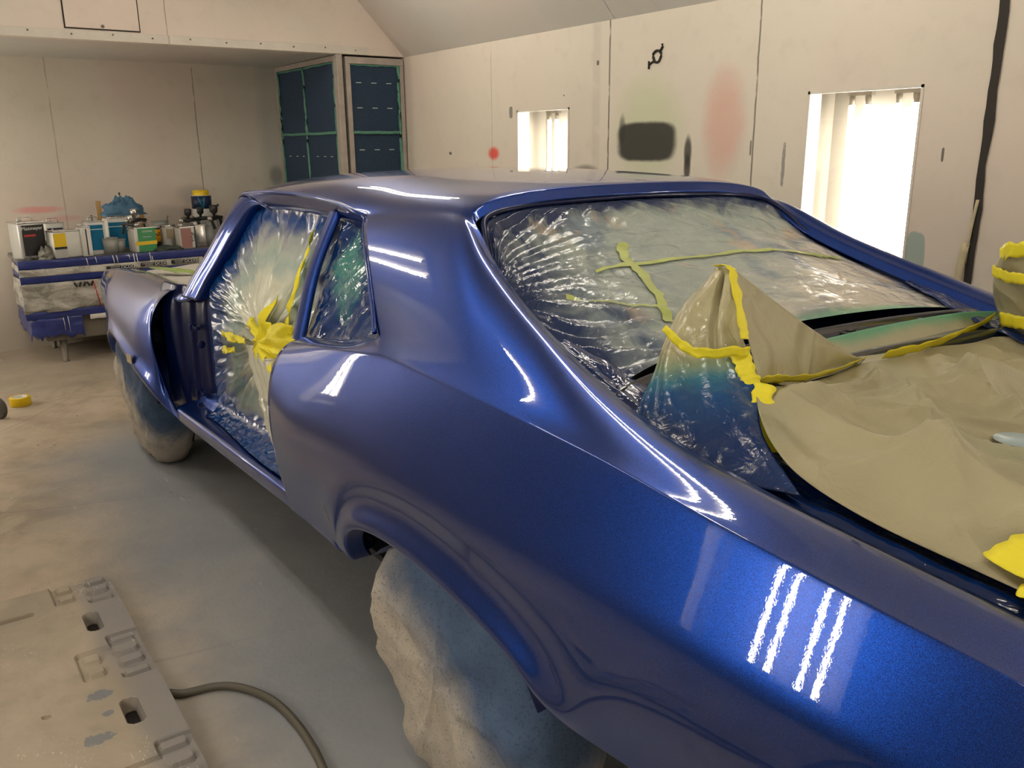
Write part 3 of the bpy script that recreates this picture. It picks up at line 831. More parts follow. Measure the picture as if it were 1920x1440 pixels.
# small sticker of tape on the fender and the quarter
bm = bmesh.new(); box(bm, (2.715, .928, .585), (.062, .003, .040), Matrix.Rotation(.10, 3, 'Z')); mesh_obj('masking_dot', bm, M['peel'], car, False)
# ------------------------------------------------------------------ masking paper and film
KH = (0.47, 0.43, 0.25)
def m_paper():
    t = NT('khaki_masking_paper'); c = t.geo()
    n = t.noise(c, 3, 4); n2 = t.noise(c, 16, 4, .6, .6)
    col = t.mix(n, (0.35, 0.315, 0.195), (0.45, 0.405, 0.26))
    col = t.mix(t.math('MULTIPLY', t.sm(t.noise(t.map(c, loc=(4, 2, 1)), 2.2, 3), .5, .75), .35), col, (0.30, 0.36, 0.27))
    v = t.node('ShaderNodeTexVoronoi', feature='DISTANCE_TO_EDGE'); t.set(v.inputs['Vector'], t.map(c, sc=(1, 1.6, 1.3), rot=(.3, .2, .5))); v.inputs['Scale'].default_value = 4.5; v.inputs['Randomness'].default_value = 1
    b = t.bump(t.math('ADD', t.math('MULTIPLY', n2, .5), t.math('MULTIPLY', t.sm(v.outputs['Distance'], 0, .30), .9)), .9, .014)
    return t.done(t.bsdf(col, 0.55, normal=b, spec=.35))
M['paper'] = m_paper()
def m_film(name, stops, rough=.14, nb=.8, nscale=30, edge=None, stretch=(1, 1, 1)):
    """plastic film carrying dried overspray; colours by uv: stops=(fn)"""
    t = NT(name); c = t.geo(); uv = t.sep(t.coord('UV'))
    n = t.noise(c, 9, 4, .6, .8); n2 = t.noise(c, 3, 3)
    col = stops(t, uv, n, n2, c)
    sc = t.map(c, sc=stretch)
    b1 = t.noise(sc, nscale, 4, .6, 1.2)
    v = t.node('ShaderNodeTexVoronoi', feature='DISTANCE_TO_EDGE'); t.set(v.inputs['Vector'], sc); v.inputs['Scale'].default_value = nscale*.6
    b = t.bump(t.math('ADD', b1, t.math('MULTIPLY', t.sm(v.outputs['Distance'], 0, .15), .3)), nb, .008)
    return t.done(t.bsdf(col, rough, 0, .35, .04, normal=b, cnormal=b, spec=.4))

# --- film over the backlight
def backstops(t, uv, n, n2, c):
    U, V = uv[0], uv[1]
    nn = t.math('MULTIPLY', t.math('SUBTRACT', n, .5), .5)
    col = t.mix(n, (0.28, 0.35, 0.34), (0.50, 0.55, 0.49))
    # beige paper showing through low on the far side
    f = t.sm(t.math('ADD', t.math('SUBTRACT', U, t.math('MULTIPLY', V, .75)), nn), .15, .55)
    col = t.mix(f, col, t.mix(n2, (0.56, 0.53, 0.46), (0.72, 0.66, 0.57)))
    bl = t.sm(t.math('ADD', t.noise(c, 5.5, 3), t.math('MULTIPLY', nn, .4)), .50, .66)
    col = t.mix(t.math('MULTIPLY', bl, .55), col, (0.12, 0.19, 0.30))
    col = t.mix(t.math('MULTIPLY', t.sm(t.noise(t.map(c, loc=(7, 1, 0)), 7, 3), .58, .68), .5), col, (0.62, 0.44, 0.28))
    # dark blue paint along the near side and the top
    e = t.math('ADD', t.sm(t.math('ADD', U, nn), .36, .06), t.math('ADD', t.sm(t.math('ADD', t.math('SUBTRACT', 1, V), t.math('MULTIPLY', nn, .6)), .20, .02), t.sm(t.math('SUBTRACT', 1, U), .10, .01)), clamp=True)
    col = t.mix(t.math('MULTIPLY', e, .96), col, (0.010, 0.030, 0.12))
    g = t.math('MULTIPLY', t.sm(t.math('ADD', V, t.math('MULTIPLY', nn, .08)), .09, .0), t.sm(U, .35, .6))
    return t.mix(t.math('MULTIPLY', g, .75), col, (0.12, 0.42, 0.26))
bl = empty('rear_window_film', (0, 0, 1.2)); tag(bl, 'wrinkled translucent plastic film masking the rear window opening of the blue car', 'masking film')
M['backfilm'] = m_film('backlight_film', backstops, rough=.16, nb=.45, nscale=22, stretch=(1.4, .8, 1))
NU, NV = 200, 130
Lc = crv([(-.325,.692,1.080),(-.28,.684,1.085),(-.21,.672,1.102),(-.132,.660,1.124),(.021,.630,1.174),(.12,.606,1.215),(.182,.588,1.247),(.240,.572,1.290),(.278,.560,1.325)], NV)
Bc = crv([(-.325,.692,1.080),(-.27,.50,1.100),(-.235,.30,1.109),(-.220,.0,1.113),(-.235,-.30,1.109),(-.27,-.50,1.100),(-.325,-.692,1.080)], NU)
Tc = crv([(.278,.560,1.325),(.312,.515,1.352),(.328,.38,1.370),(.334,.2,1.374),(.338,0,1.377),(.334,-.2,1.374),(.328,-.38,1.370),(.312,-.515,1.352),(.278,-.560,1.325)], NU)
rows = []
for i in range(NV):
    v = i/(NV-1); r = []
    for j in range(NU):
        u = j/(NU-1); q = 2*u-1
        L_ = Lc[i]; R_2 = Vector((L_.x, -L_.y, L_.z))
        P_ = L_.lerp(R_2, u)+Bc[j].lerp(Tc[j], v)-((Lc[0].lerp(Vector((Lc[0].x, -Lc[0].y, Lc[0].z)), u)).lerp(Lc[-1].lerp(Vector((Lc[-1].x, -Lc[-1].y, Lc[-1].z)), u), v))
        x, y, z = P_
        z += .030*math.sin(math.pi*v)*math.sin(math.pi*u)
        e = min(1, min(u, 1-u)*12)*min(1, min(v, 1-v)*14)
        # streaks running in from the near side, fanned wrinkles from the top, broad sag
        s1 = max(0, 1-u/.42)**1.2
        ang = math.atan2(v-.62, u+.10)
        w = s1*(.0100*math.sin(ang*46+3.2*fbm((u*3, v*2.2, 0), 1.6))+.0090*fbm((ang*16, u*1.6, 1), 1.0))
        s2 = max(0, (v-.70)/.30)**1.3
        a2 = math.atan2(u-.42, 1.15-v)
        w += s2*(.0070*math.sin(a2*34+2*fbm((u*6, v, 3), 1.3)))
        w += .014*fbm((u*3.4, v*2.6, 5), 1.2)+.0032*abs(fbm((u*9, v*6, 8), 1.3))
        w += -.010*math.sin(math.pi*v)*math.sin(math.pi*u)
        r.append((x, y, z-.004+w*e))
    rows.append(r)
BACK = rows
bm = bmesh.new(); grid(bm, rows, uv=True); mesh_obj('film_sheet', bm, M['backfilm'], bl)
def on_back(u, v, h=.004):
    i = min(NV-1, max(0, v*(NV-1))); j = min(NU-1, max(0, u*(NU-1)))
    i0, j0 = int(i), int(j); p = Vector(rows[i0][j0])
    return p+Vector((-.35, 0, 1)).normalized()*h
M['ltape'] = simple('lime_tape_under_film', (0.50, 0.58, 0.16), 0.35, coat=.5, var=.3, scale=18)
def tape_on(fn, a, b, w, n=26, wob_=.01, parent=None, mat=None, name='tape_strip', h=.004):
    a, b = Vector(a), Vector(b); d = (b-a).normalized(); nrm = Vector((-d.y, d.x))
    rr = [[], []]
    for i in range(n):
        p = a.lerp(b, i/(n-1))+nrm*wob_*fbm((i*.2, a.x*9, b.y*7), 1.0)
        ww = w*(.8+.5*abs(fbm((i*.35, a.y*5, 3), 1)))
        for k, s in enumerate((-1, 1)):
            q = p+nrm*s*ww; rr[k].append(fn(q.x, q.y, h))
    bm = bmesh.new(); grid(bm, rr); return mesh_obj(name, bm, mat or M['ltape'], parent)
for a, b, w in (((.29, .512), (.86, .490), .0075), ((.395, .62), (.310, .25), .010), ((.165, .46), (.335, .335), .007), ((.80, .492), (.90, .492), .014)):
    tape_on(on_back, a, b, w, parent=bl)

# --- film across the door opening, gathered in a knot of yellow tape
def doorstops(t, uv, n, n2, c):
    s = t.sep(c); R = uv[1]; Z = s[2]
    nn = t.math('MULTIPLY', t.math('SUBTRACT', n, .5), .35)
    col = t.mix(n, (0.60, 0.62, 0.50), (0.80, 0.79, 0.66))
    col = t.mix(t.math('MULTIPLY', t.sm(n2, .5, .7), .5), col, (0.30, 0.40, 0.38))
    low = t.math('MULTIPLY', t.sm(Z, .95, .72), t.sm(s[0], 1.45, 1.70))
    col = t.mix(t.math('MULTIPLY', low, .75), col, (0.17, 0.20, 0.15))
    e = t.sm(t.math('ADD', R, nn), .62, .93)
    col = t.mix(e, col, (0.004, 0.055, 0.24))
    e2 = t.math('MULTIPLY', t.sm(t.math('ADD', R, nn), .45, .62), t.sm(t.math('ADD', R, nn), .80, .6))
    return t.mix(t.math('MULTIPLY', e2, .45), col, (0.08, 0.27, 0.33))
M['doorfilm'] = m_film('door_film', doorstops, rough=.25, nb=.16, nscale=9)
def yfilm(z): 
    if z > .98: return lerp(.735, .585, min(1, (z-.98)/.36))
    return lerp(.745, .735, max(0, min(1, (z-.48)/.5)))
OUT = [(1.70, 1.318), (1.45, 1.322), (1.20, 1.322), (1.02, 1.315), (.94, 1.20), (.88, 1.0), (.84, .85), (.85, .65), (.88, .50), (1.1, .495), (1.4, .485), (1.7, .475), (1.98, .470), (2.03, .60), (2.02, .75), (2.02, .90), (2.00, 1.0), (1.93, 1.08), (1.83, 1.18), (1.775, 1.26)]
for s in (1, -1):
    df = empty('door_opening_film', (1.4, .72*s, .5))
    tag(df, 'crumpled plastic film closing the near door opening, gathered at a yellow tape knot' if s > 0 else 'plastic film closing the far door opening, hidden beyond the roof', 'masking film')
    kx, kz = 1.40, .865
    per = crv([(a, 0, b) for a, b in OUT]+[(OUT[0][0], 0, OUT[0][1])], 300 if s > 0 else 60)
    NR = 60 if s > 0 else 14
    rws = []
    for i in range(NR):
        r_ = i/(NR-1); r = []
        for j, p in enumerate(per):
            th = j/(len(per)-1)*2*math.pi
            x = lerp(kx, p.x, r_); z = lerp(kz, p.z, r_)
            y = yfilm(z)
            wj = math.sin(r_*math.pi)**.8
            up = 1 if z > kz-.02 else .55
            w = .045*wj*up*fbm((math.cos(th)*3.6, math.sin(th)*3.6, r_*.8), 1.5)
            w += .020*wj*up*abs(fbm((math.cos(th)*7, math.sin(th)*7, r_*.5+4), 1.0, 2))
            w += .007*fbm((x*7, z*7, 3), 1.4)*min(1, r_*3)
            w += .006*(r_ > .8)*math.sin(th*60+5*fbm((th*2, 0, 1), 2))*math.sin((r_-.8)/.2*math.pi)
            w -= .020*math.sin(math.pi*r_)
            r.append((x, (y+w-.008)*s, z))
        rws.append(r)
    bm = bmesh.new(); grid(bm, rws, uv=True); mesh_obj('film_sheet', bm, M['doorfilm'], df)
    if s < 0: continue
    def on_door(x, z, h=.006):
        r_ = 1; 
        return Vector((x, yfilm(z)+h, z))
    # tape knot: crossed puckered strips
    def knot(ax, az, bx, bz, w, h0, seed):
        n = 22; rr = [[], [], [], []]
        a, b = Vector((ax, az)), Vector((bx, bz)); d = (b-a).normalized(); nr = Vector((-d.y, d.x))
        for i in range(n):
            t_ = i/(n-1); p = a.lerp(b, t_); 
            for k, q in enumerate((-1, -.35, .35, 1)):
                m = p+nr*w*q*(1-.30*math.sin(t_*9+seed))+d*.012*fbm((i, k, seed), .8)
                rr[k].append((m.x, yfilm(m.y)+h0+.016*fbm((t_*5, k*.8, seed), 1.6)+.012*math.sin(t_*math.pi), m.y))
        bm = bmesh.new(); grid(bm, rr); return mesh_obj('tape_strip', bm, M['tape'], df, sub=1, solid=.0006)
    arms = [(-.10, .17, .030), (.06, .035, .05), (.13, .06, .03), (.09, -.06, .04), (.0, -.10, .035), (-.12, -.22, .03), (-.20, -.13, .05), (-.43, .045, .04), (-.30, .10, .035), (-.12, .07, .05)]
    n_ = 150; rr = []
    for k in range(14):
        q = k/13; r = []
        for i in range(n_+1):
            a_ = 2*math.pi*i/n_; R0_ = .045
            for dx_, dz_, wd in arms:
                L0 = math.hypot(dx_, dz_); da = (a_-math.atan2(dz_, dx_)+math.pi) % (2*math.pi)-math.pi
                g_ = math.atan(wd/L0*1.5); R0_ = max(R0_, L0*max(0, 1-abs(da)/(g_*2.2))**.8 if abs(da) < g_*2.2 else 0)
            rad = R0_*q; x_ = kx-.03+rad*math.cos(a_); z_ = kz+.02+rad*math.sin(a_)
            r.append((x_, yfilm(z_)+.030*(1-q*.55)+.010*math.sin(a_*13+q*4)*min(1, q*2)+.014*fbm((x_*16, z_*16, 0), 1), z_))
        rr.append(r)
    bm = bmesh.new(); grid(bm, rr); bmesh.ops.remove_doubles(bm, verts=bm.verts[:], dist=.0003); mesh_obj('tape_knot', bm, M['tape'], df, solid=.0008)
    knot(1.86, .83, 1.55, .85, .014, .004, 6)
    knot(1.86, .765, 1.70, .79, .013, .004, 7)
    knot(1.14, 1.27, 1.12, .95, .009, .010, 8)
    # loose tail of film hanging below the knot
    ct = [[(1.47, .86), (1.36, .85), (1.25, .84)], [(1.40, .72), (1.30, .72), (1.20, .72)], [(1.33, .60), (1.24, .60), (1.13, .60)], [(1.22, .51), (1.12, .50), (1.0, .49)]]
    g = ctrl([[Vector((a, 0, b)) for a, b in r] for r in ct], 50, 34)
    g = [[(p.x, yfilm(p.z)+.022+.016*math.sin(j*.75+2*fbm((i*.08, 0, 0), 1))+.006*fbm((i*.2, j*.2, 4), 1), p.z) for j, p in enumerate(r)] for i, r in enumerate(g)]
    bm = bmesh.new(); grid(bm, g, uv=True)
    M['tailfilm'] = simple('pale_film_tail', (0.55, 0.54, 0.44), .3, coat=.5, var=.2, scale=7, bump=.3)
    mesh_obj('hanging_tail', bm, M['tailfilm'], df, solid=.0008)
    # crumpled film on the sill
    def m_sill():
        t = NT('blue_sill_film'); c = t.geo(); n = t.noise(c, 8, 3); b = t.bump(t.noise(c, 16, 2, .5, .8), .5, .012)
        return t.done(t.bsdf(t.mix(n, (0.002, 0.025, 0.15), (0.006, 0.08, 0.30)), .15, 0, .5, .03, normal=b, cnormal=b, spec=.4))
    g = []
    for i in range(70):
        x = lerp(2.0, .93, i/69); r = []
        for j in range(20):
            t_ = j/19
            y = lerp(.735, .81-.02*math.sin(x*4), t_); z = .535-.055*t_**.6+.006*abs(fbm((x*9, t_*2, 2), 1.6))+lerp(-.025, .02, (x-.93)/1.07)*-1
            r.append((x, y, z))
        g.append(r)
    bm = bmesh.new(); grid(bm, g, uv=True); mesh_obj('sill_film', bm, m_sill(), df)

# --- quarter window film
def qstops(t, uv, n, n2, c):
    U, V = uv[0], uv[1]
    col = t.mix(n, (0.003, 0.018, 0.10), (0.008, 0.05, 0.20))
    d = t.math('ADD', t.math('ABSOLUTE', t.math('SUBTRACT', U, .40)), t.math('MULTIPLY', t.math('ABSOLUTE', t.math('SUBTRACT', V, .52)), .8))
    f = t.sm(t.math('ADD', d, t.math('MULTIPLY', t.math('SUBTRACT', n, .5), .6)), .42, .10)
    return t.mix(t.math('MULTIPLY', f, .85), col, (0.07, 0.27, 0.24))
M['qfilm'] = m_film('quarter_window_film', qstops, rough=.1, nb=.5, nscale=14)
for s in (1, -1):
    bl_, br_, tl_, tr_ = Vector((.905, .785, .980)), Vector((.29, .790, 1.060)), Vector((1.0, .585, 1.335)), Vector((.755, .590, 1.325))
    g = []
    for i in range(70):
        v = i/69; r = []
        for j in range(50):
            u = j/49
            p = bl_.lerp(tl_, v).lerp(br_.lerp(tr_, v), u)
            e = min(1, min(u, 1-u)*8, min(v, 1-v)*8)
            w = .022*fbm((p.x*7, p.z*6, 1), 1.3)+.010*fbm((p.x*18, p.z*14, 2), 1.2)+.012*math.sin(u*14-v*9+2*fbm((u*2, v*2, 6), 1))*.5
            r.append((p.x, (p.y-.010+w*e)*s, p.z))
        g.append(r)
    bm = bmesh.new(); grid(bm, g, uv=True)
    qo = mesh_obj('quarter_window_film', bm, M['qfilm'])
    tag(qo, 'glossy crumpled blue film with a green patch over the near rear side window' if s > 0 else 'crumpled film over the far rear side window', 'masking film')

# --- windscreen film and engine bay paper
g = []
for i in range(24):
    v = i/23; g.append([(lerp(2.13, 1.90, v)-.0, y*lerp(.70, .60, v)/.7+.0, lerp(.985, 1.345, v)+.02*(1-(y/.7)**2)+.01*fbm((y*5, v*3, 0), 1)) for y in [(.7-1.4*j/29) for j in range(30)]])
bm = bmesh.new(); grid(bm, g); o = mesh_obj('windscreen_paper', bm, M['paper']); tag(o, 'masking paper closing the windscreen opening, seen only past the roof', 'masking paper')
M['baypaper'] = simple('pale_grey_paper', (0.50, 0.47, 0.43), .6, var=.08, scale=5, bump=.15)
g = []
for i in range(50):
    x = lerp(2.20, 3.72, i/49); g.append([(x, y, .905+.012*(1-(abs(y)/.66)**2.5)+.035*max(0, (2.7-x))/.5-.055*max(0, (x-2.8))+.012*fbm((x*3, y*3, 1), 1.1)) for y in [(.665-1.33*j/39) for j in range(40)]])
bm = bmesh.new(); grid(bm, g); o = mesh_obj('engine_bay_paper', bm, M['baypaper'], solid=.001); tag(o, 'pale grey paper sheet spread over the open engine bay', 'masking paper')
M['gyt'] = simple('green_yellow_tape', (0.30, 0.42, 0.10), .35, coat=.6, var=.5, scale=22, bump=.4)
g = []
for i in range(26):
    t_ = i/25; r = []
    for k in range(7):
        q = k/6*2-1
        r.append((lerp(3.42, 2.92, t_)+.02*q, lerp(.62, .46, t_)+.045*q*math.sin(math.pi*(.12+.8*t_)), .908+.014*math.cos(q*1.5)*math.sin(math.pi*t_)+.008*fbm((i*.3, k, 0), 1)))
    g.append(r)
bm = bmesh.new(); grid(bm, g); o = mesh_obj('tape_wad', bm, M['gyt'], sub=1, solid=.002); tag(o, 'twisted green and yellow tape wad on the engine bay paper', 'tape')

# --- trunk covering
tc = empty('trunk_paper', (-.8, 0, 1.0)); tag(tc, 'large khaki masking paper sheet draped over the open trunk with yellow tape seams', 'masking paper')
LM = [(-.535,.520,1.108),(-.59,.575,1.085),(-.66,.625,1.060),(-.74,.655,1.036),(-.86,.658,1.010),(-1.03,.652,.992),(-1.24,.64,.972)]
RM_ = [(-.40,-.70,1.040),(-.60,-.70,1.03),(-.85,-.70,1.0),(-1.05,-.69,.985),(-1.24,-.68,.955)]
FM = [(-.535,.520,1.108),(-.50,.42,1.086),(-.468,.30,1.062),(-.435,.15,1.048),(-.41,0,1.046),(-.40,-.2,1.036),(-.395,-.40,1.036),(-.395,-.55,1.042),(-.40,-.70,1.040)]
BM_ = [(-1.24,.64,.972),(-1.27,.4,.99),(-1.28,0,.995),(-1.27,-.4,.99),(-1.24,-.68,.955)]
MN, MM = 110, 150
Lm, Rm, Fm, Bm_ = crv(LM, MN), crv(RM_, MN), crv(FM, MM), crv(BM_, MM)
def main_pt(u, v):
    i, j = round(v*(MN-1)), round(u*(MM-1))
    P_ = Lm[i].lerp(Rm[i], u)+Fm[j].lerp(Bm_[j], v)-Lm[0].lerp(Rm[0], u).lerp(Lm[-1].lerp(Rm[-1], u), v)
    x, y, z = P_
    e = min(1, min(u, 1-u)*9)*min(1, min(v*3.5, (1-v)*6))
    ur = .17+.10*v
    z += .060*math.exp(-((u-ur)/(.11 if u < ur else .28))**2)*math.sin(math.pi*min(1, v*.85+.12))*min(1, u*12)*min(1, v*7)
    z -= .060*math.sin(math.pi*min(1, v*1.05))*min(1, max(0, (u-.12)*4))*min(1, (1-u)*5)
    a_ = math.atan2(y-.50, -(x+.47)); rr_ = math.hypot(y-.50, x+.47)
    z += e*.020*fbm((x*2.0+3, y*2.6, 0), 1.5, 2)
    z += e*.042*(1-abs(math.sin(a_*7+1.2*fbm((x*1.5, y*1.5, 4), 1, 1))))**1.6*min(1, rr_*2.2)
    z += e*.048*(1-abs(math.sin(9.5*(x*.9+y*.75)+1.5*fbm((x*1.6, y*1.6, 7), 1, 1))))**2.5
    z += e*.028*(1-abs(math.sin(13*(x*1.0-y*.8)+1.8*fbm((x*2, y*2, 9), 1, 1))))**2.5
    return (x, y, z)
bm = bmesh.new(); grid(bm, [[main_pt(j/(MM-1), i/(MN-1)) for j in range(MM)] for i in range(MN)]); mesh_obj('main_sheet', bm, M['paper'], tc, solid=.0008)
def sheet(name, rows, nr, nc, mat, amp=.008, sc=6, parent=tc, fold=None, uv=True):
    g = ctrl([[Vector(p) for p in r] for r in rows], nr, nc)
    for i in range(nr):
        for j in range(nc):
            e = min(1, min(i, nr-1-i)/5, min(j, nc-1-j)/5)
            p = g[i][j]; w = amp*fbm(p, sc)*e
            if fold: w += fold(i/(nr-1), j/(nc-1))*e
            g[i][j] = p+Vector((-.35, .75, .45))*w
    bm = bmesh.new(); grid(bm, g, uv=uv); return mesh_obj(name, bm, mat, parent, solid=.0008)
# front flap rising to the near hinge: apex, tape line, centre
A = Vector((-.435, .475, 1.300))
r0 = [(-.435, .475, 1.302), (-.425, .40, 1.262), (-.410, .22, 1.165), (-.402, .04, 1.075), (-.400, -.03, 1.050)]
r1 = [(-.45, .478, 1.25), (-.45, .42, 1.20), (-.43, .27, 1.115), (-.405, .08, 1.060), (-.400, -.02, 1.047)]
r2 = [(-.485, .485, 1.18), (-.485, .42, 1.15), (-.45, .30, 1.085), (-.41, .12, 1.050), (-.403, -.01, 1.043)]
r3 = [(-.515, .490, 1.115), (-.49, .42, 1.095), (-.455, .32, 1.060), (-.42, .15, 1.042), (-.405, .0, 1.038)]
sheet('front_flap', [r0, r1, r2, r3], 50, 60, M['paper'], fold=lambda a, b: .006*math.sin(a*7+b*10))
# flap below the cowl slot on the far side
R0 = [(-.305, .10, 1.080), (-.308, -.15, 1.086), (-.316, -.38, 1.086), (-.340, -.56, 1.086), (-.375, -.665, 1.082)]
R1 = [(-.365, .04, 1.052), (-.355, -.15, 1.052), (-.358, -.38, 1.050), (-.372, -.56, 1.052), (-.41, -.68, 1.045)]
R2 = [(-.412, -.02, 1.040), (-.405, -.15, 1.034), (-.400, -.38, 1.032), (-.40, -.56, 1.036), (-.405, -.70, 1.038)]
def m_gpaper():
    t = NT('paper_with_green_edge'); c = t.geo(); uv = t.sep(t.coord('UV'))
    n = t.noise(c, 9, 3)
    col = t.mix(n, (0.34, 0.33, 0.22), (0.46, 0.43, 0.29))
    f = t.sm(t.math('ADD', uv[1], t.math('MULTIPLY', t.math('SUBTRACT', n, .5), .3)), .34, .03)
    col = t.mix(f, col, (0.13, 0.36, 0.22))
    return t.done(t.bsdf(col, .45, normal=t.bump(n, .4, .01)))
M['gpaper'] = m_gpaper()
sheet('cowl_flap', [R0, R1, R2], 26, 60, M['gpaper'], .006, 5)
# near hinge hood: paper at the top, sprayed film below
def hstops(t, uv, n, n2, c):
    s = t.sep(c); Z = t.math('ADD', s[2], t.math('MULTIPLY', t.math('SUBTRACT', n, .5), .07)); 
    Z = t.math('ADD', Z, t.math('MULTIPLY', t.math('ADD', s[0], .5), .25))
    return t.ramp(t.sm(Z, 1.02, 1.24), [(0, (0.006, 0.030, 0.13)), (.30, (0.010, 0.07, 0.22)), (.50, (0.04, 0.17, 0.26)), (.66, (0.24, 0.32, 0.22)), (.82, (0.42, 0.39, 0.24)), (1, (0.48, 0.44, 0.28))])
M['hood'] = m_film('hinge_cover_film', hstops, rough=.2, nb=.55, nscale=20)
def hood(s):
    H0 = [(-.385, .470, 1.290), (-.395, .480, 1.300), (-.415, .482, 1.303), (-.435, .478, 1.302)]
    H1 = [(-.335, .500, 1.225), (-.375, .530, 1.225), (-.425, .520, 1.222), (-.460, .490, 1.225)]
    H2 = [(-.345, .555, 1.165), (-.395, .590, 1.160), (-.455, .555, 1.152), (-.500, .500, 1.150)]
    H3 = [(-.375, .610, 1.120), (-.430, .640, 1.108), (-.500, .600, 1.104), (-.540, .522, 1.108)]
    H4 = [(-.390, .660, 1.073), (-.470, .682, 1.058), (-.570, .655, 1.055), (-.625, .607, 1.064)]
    H5 = [(-.40, .690, 1.050), (-.51, .707, 1.030), (-.64, .705, 1.014), (-.755, .680, 1.020)]
    rr = [H0, H1, H2, H3, H4, H5]
    return rr if s > 0 else [[(x, -y, z) for x, y, z in r] for r in rr]
hc = empty('hinge_cover', (-.5, .6, 1.03)); tag(hc, 'peaked paper and blue plastic cover over the near trunk hinge, tape along its ridge', 'masking cover')
sheet('cover_sheet', hood(1), 90, 70, M['hood'], .010, 9, hc, fold=lambda a, b: .010*math.sin(b*15+3*math.sin(a*4))*a*(1-a)*3-.030*math.exp(-((b-.68-.1*a)/.045)**2)*max(0, 1-a*1.6))
def ribbon(name, pts, w, parent, side=(0, 0, 1), mat=None, n=30, amp=.004, seed=0):
    P = crv(pts, n); side = Vector(side).normalized(); rr = [[], [], []]
    for i, p in enumerate(P):
        t_ = (P[min(i+1, n-1)]-P[max(i-1, 0)]).normalized(); sd = (side-t_*side.dot(t_)).normalized()
        for k, q in enumerate((-1, 0, 1)):
            ww = w*(.85+.4*fbm((i*.3, q, seed), 1))
            rr[k].append(p+sd*q*ww+t_.cross(sd)*amp*fbm((i*.5, k*2, seed), 1.2))
    bm = bmesh.new(); grid(bm, rr); return mesh_obj(name, bm, mat or M['tape'], parent, sub=1, solid=.0006)
ribbon('ridge_tape', [(-.40, .490, 1.306), (-.43, .482, 1.306), (-.452, .488, 1.27), (-.475, .495, 1.215), (-.49, .50, 1.185)], .013, hc, side=(0, 1, .2), seed=1)
ribbon('side_tape', [(-.395, .610, 1.205), (-.425, .600, 1.180), (-.46, .585, 1.166), (-.495, .535, 1.168), (-.505, .505, 1.165)], .011, hc, side=(0, .2, 1), seed=2)
ribbon('side_tape', [(-.49, .515, 1.165), (-.52, .52, 1.12), (-.545, .53, 1.085)], .020, hc, side=(-.6, -.8, 0), seed=3)
ribbon('corner_tape', [(-.545, .515, 1.118), (-.575, .545, 1.085), (-.61, .575, 1.055), (-.635, .60, 1.035)], .022, hc, side=(-.3, -.9, .2), seed=4)
for s_, seed in ((1, 9),):
    ribbon('seam_tape', [(-.530, .50, 1.120), (-.508, .42, 1.102), (-.478, .30, 1.078), (-.445, .15, 1.062), (-.415, .0, 1.060)], .017, tc, side=(-.75, 0, .65), seed=seed)
ribbon('seam_tape', [(-.415, -.08, 1.054), (-.410, -.2, 1.050), (-.405, -.36, 1.050), (-.400, -.50, 1.062), (-.40, -.60, 1.078)], .017, tc, side=(-.5, 0, .9), seed=12)
ribbon('corner_tape', [(-1.035, .650, 1.010), (-1.05, .59, 1.028), (-1.07, .52, 1.03), (-1.08, .40, 1.03)], .040, tc, side=(-1, 0, 0), seed=15)
ribbon('corner_tape', [(-1.06, .665, 1.0), (-1.12, .65, 1.0), (-1.18, .60, 1.0)], .022, tc, side=(0, 1, 0), seed=17)
bm = bmesh.new(); r = 26; c0 = min((Vector(main_pt(j/(MM-1), i/(MN-1))) for i in range(MN) for j in range(MM)), key=lambda q: (q.x+.850)**2+(q.y-.215)**2); 
cc = [bm.verts.new((c0.x+.040*math.cos(a), c0.y+.040*math.sin(a), c0.z+.024+.25*.036*math.cos(a)*0)) for a in [2*math.pi*i/r for i in range(r)]]; bm.faces.new(cc)
mesh_obj('round_patch', bm, simple('pale_blue_patch', (0.40, 0.50, 0.52), .4, var=.05), tc, solid=.001)
# far hinge cover
hf = empty('hinge_cover', (-.5, -.6, 1.03)); tag(hf, 'peaked khaki paper cover over the far trunk hinge, banded with yellow tape', 'masking cover')
F0 = [(-.42, -.560, 1.250), (-.46, -.545, 1.275), (-.52, -.54, 1.285), (-.60, -.53, 1.28)]
F1 = [(-.39, -.590, 1.200), (-.46, -.545, 1.205), (-.55, -.51, 1.205), (-.66, -.50, 1.205)]
F2 = [(-.385, -.610, 1.140), (-.47, -.555, 1.130), (-.57, -.52, 1.125), (-.70, -.50, 1.13)]
F3 = [(-.40, -.620, 1.085), (-.49, -.57, 1.070), (-.60, -.53, 1.060), (-.76, -.50, 1.06)]
F4 = [(-.41, -.63, 1.055), (-.50, -.58, 1.045), (-.62, -.54, 1.04), (-.80, -.50, 1.03)]
sheet('cover_sheet', [F0, F1, F2, F3, F4], 60, 50, M['paper'], .008, 8, hf, fold=lambda a, b: .012*math.sin(b*14+2*a))
Fb = [[(x, -.70, z*.98+.01) for x, y, z in r] for r in (F0, F1, F2, F3, F4)]
sheet('cover_back', Fb, 20, 20, M['paper'], .006, 8, hf)
sheet('cover_top', [[(x, -.70, z*.98+.01) for x, y, z in F0], [(x, (y-.70)/2, z+.012) for x, y, z in F0], F0], 14, 20, M['tape'], .004, 8, hf)
ribbon('band_tape', [(-.405, -.575, 1.245), (-.45, -.535, 1.262), (-.52, -.525, 1.27), (-.60, -.515, 1.27)], .022, hf, side=(0, .1, 1), seed=21)
ribbon('band_tape', [(-.385, -.585, 1.200), (-.45, -.535, 1.195), (-.52, -.508, 1.198)], .016, hf, side=(0, .1, 1), seed=22)
ribbon('band_tape', [(-.415, -.60, 1.075), (-.48, -.55, 1.083), (-.56, -.515, 1.088), (-.66, -.49, 1.09)], .020, hf, side=(0, .1, 1), seed=23)

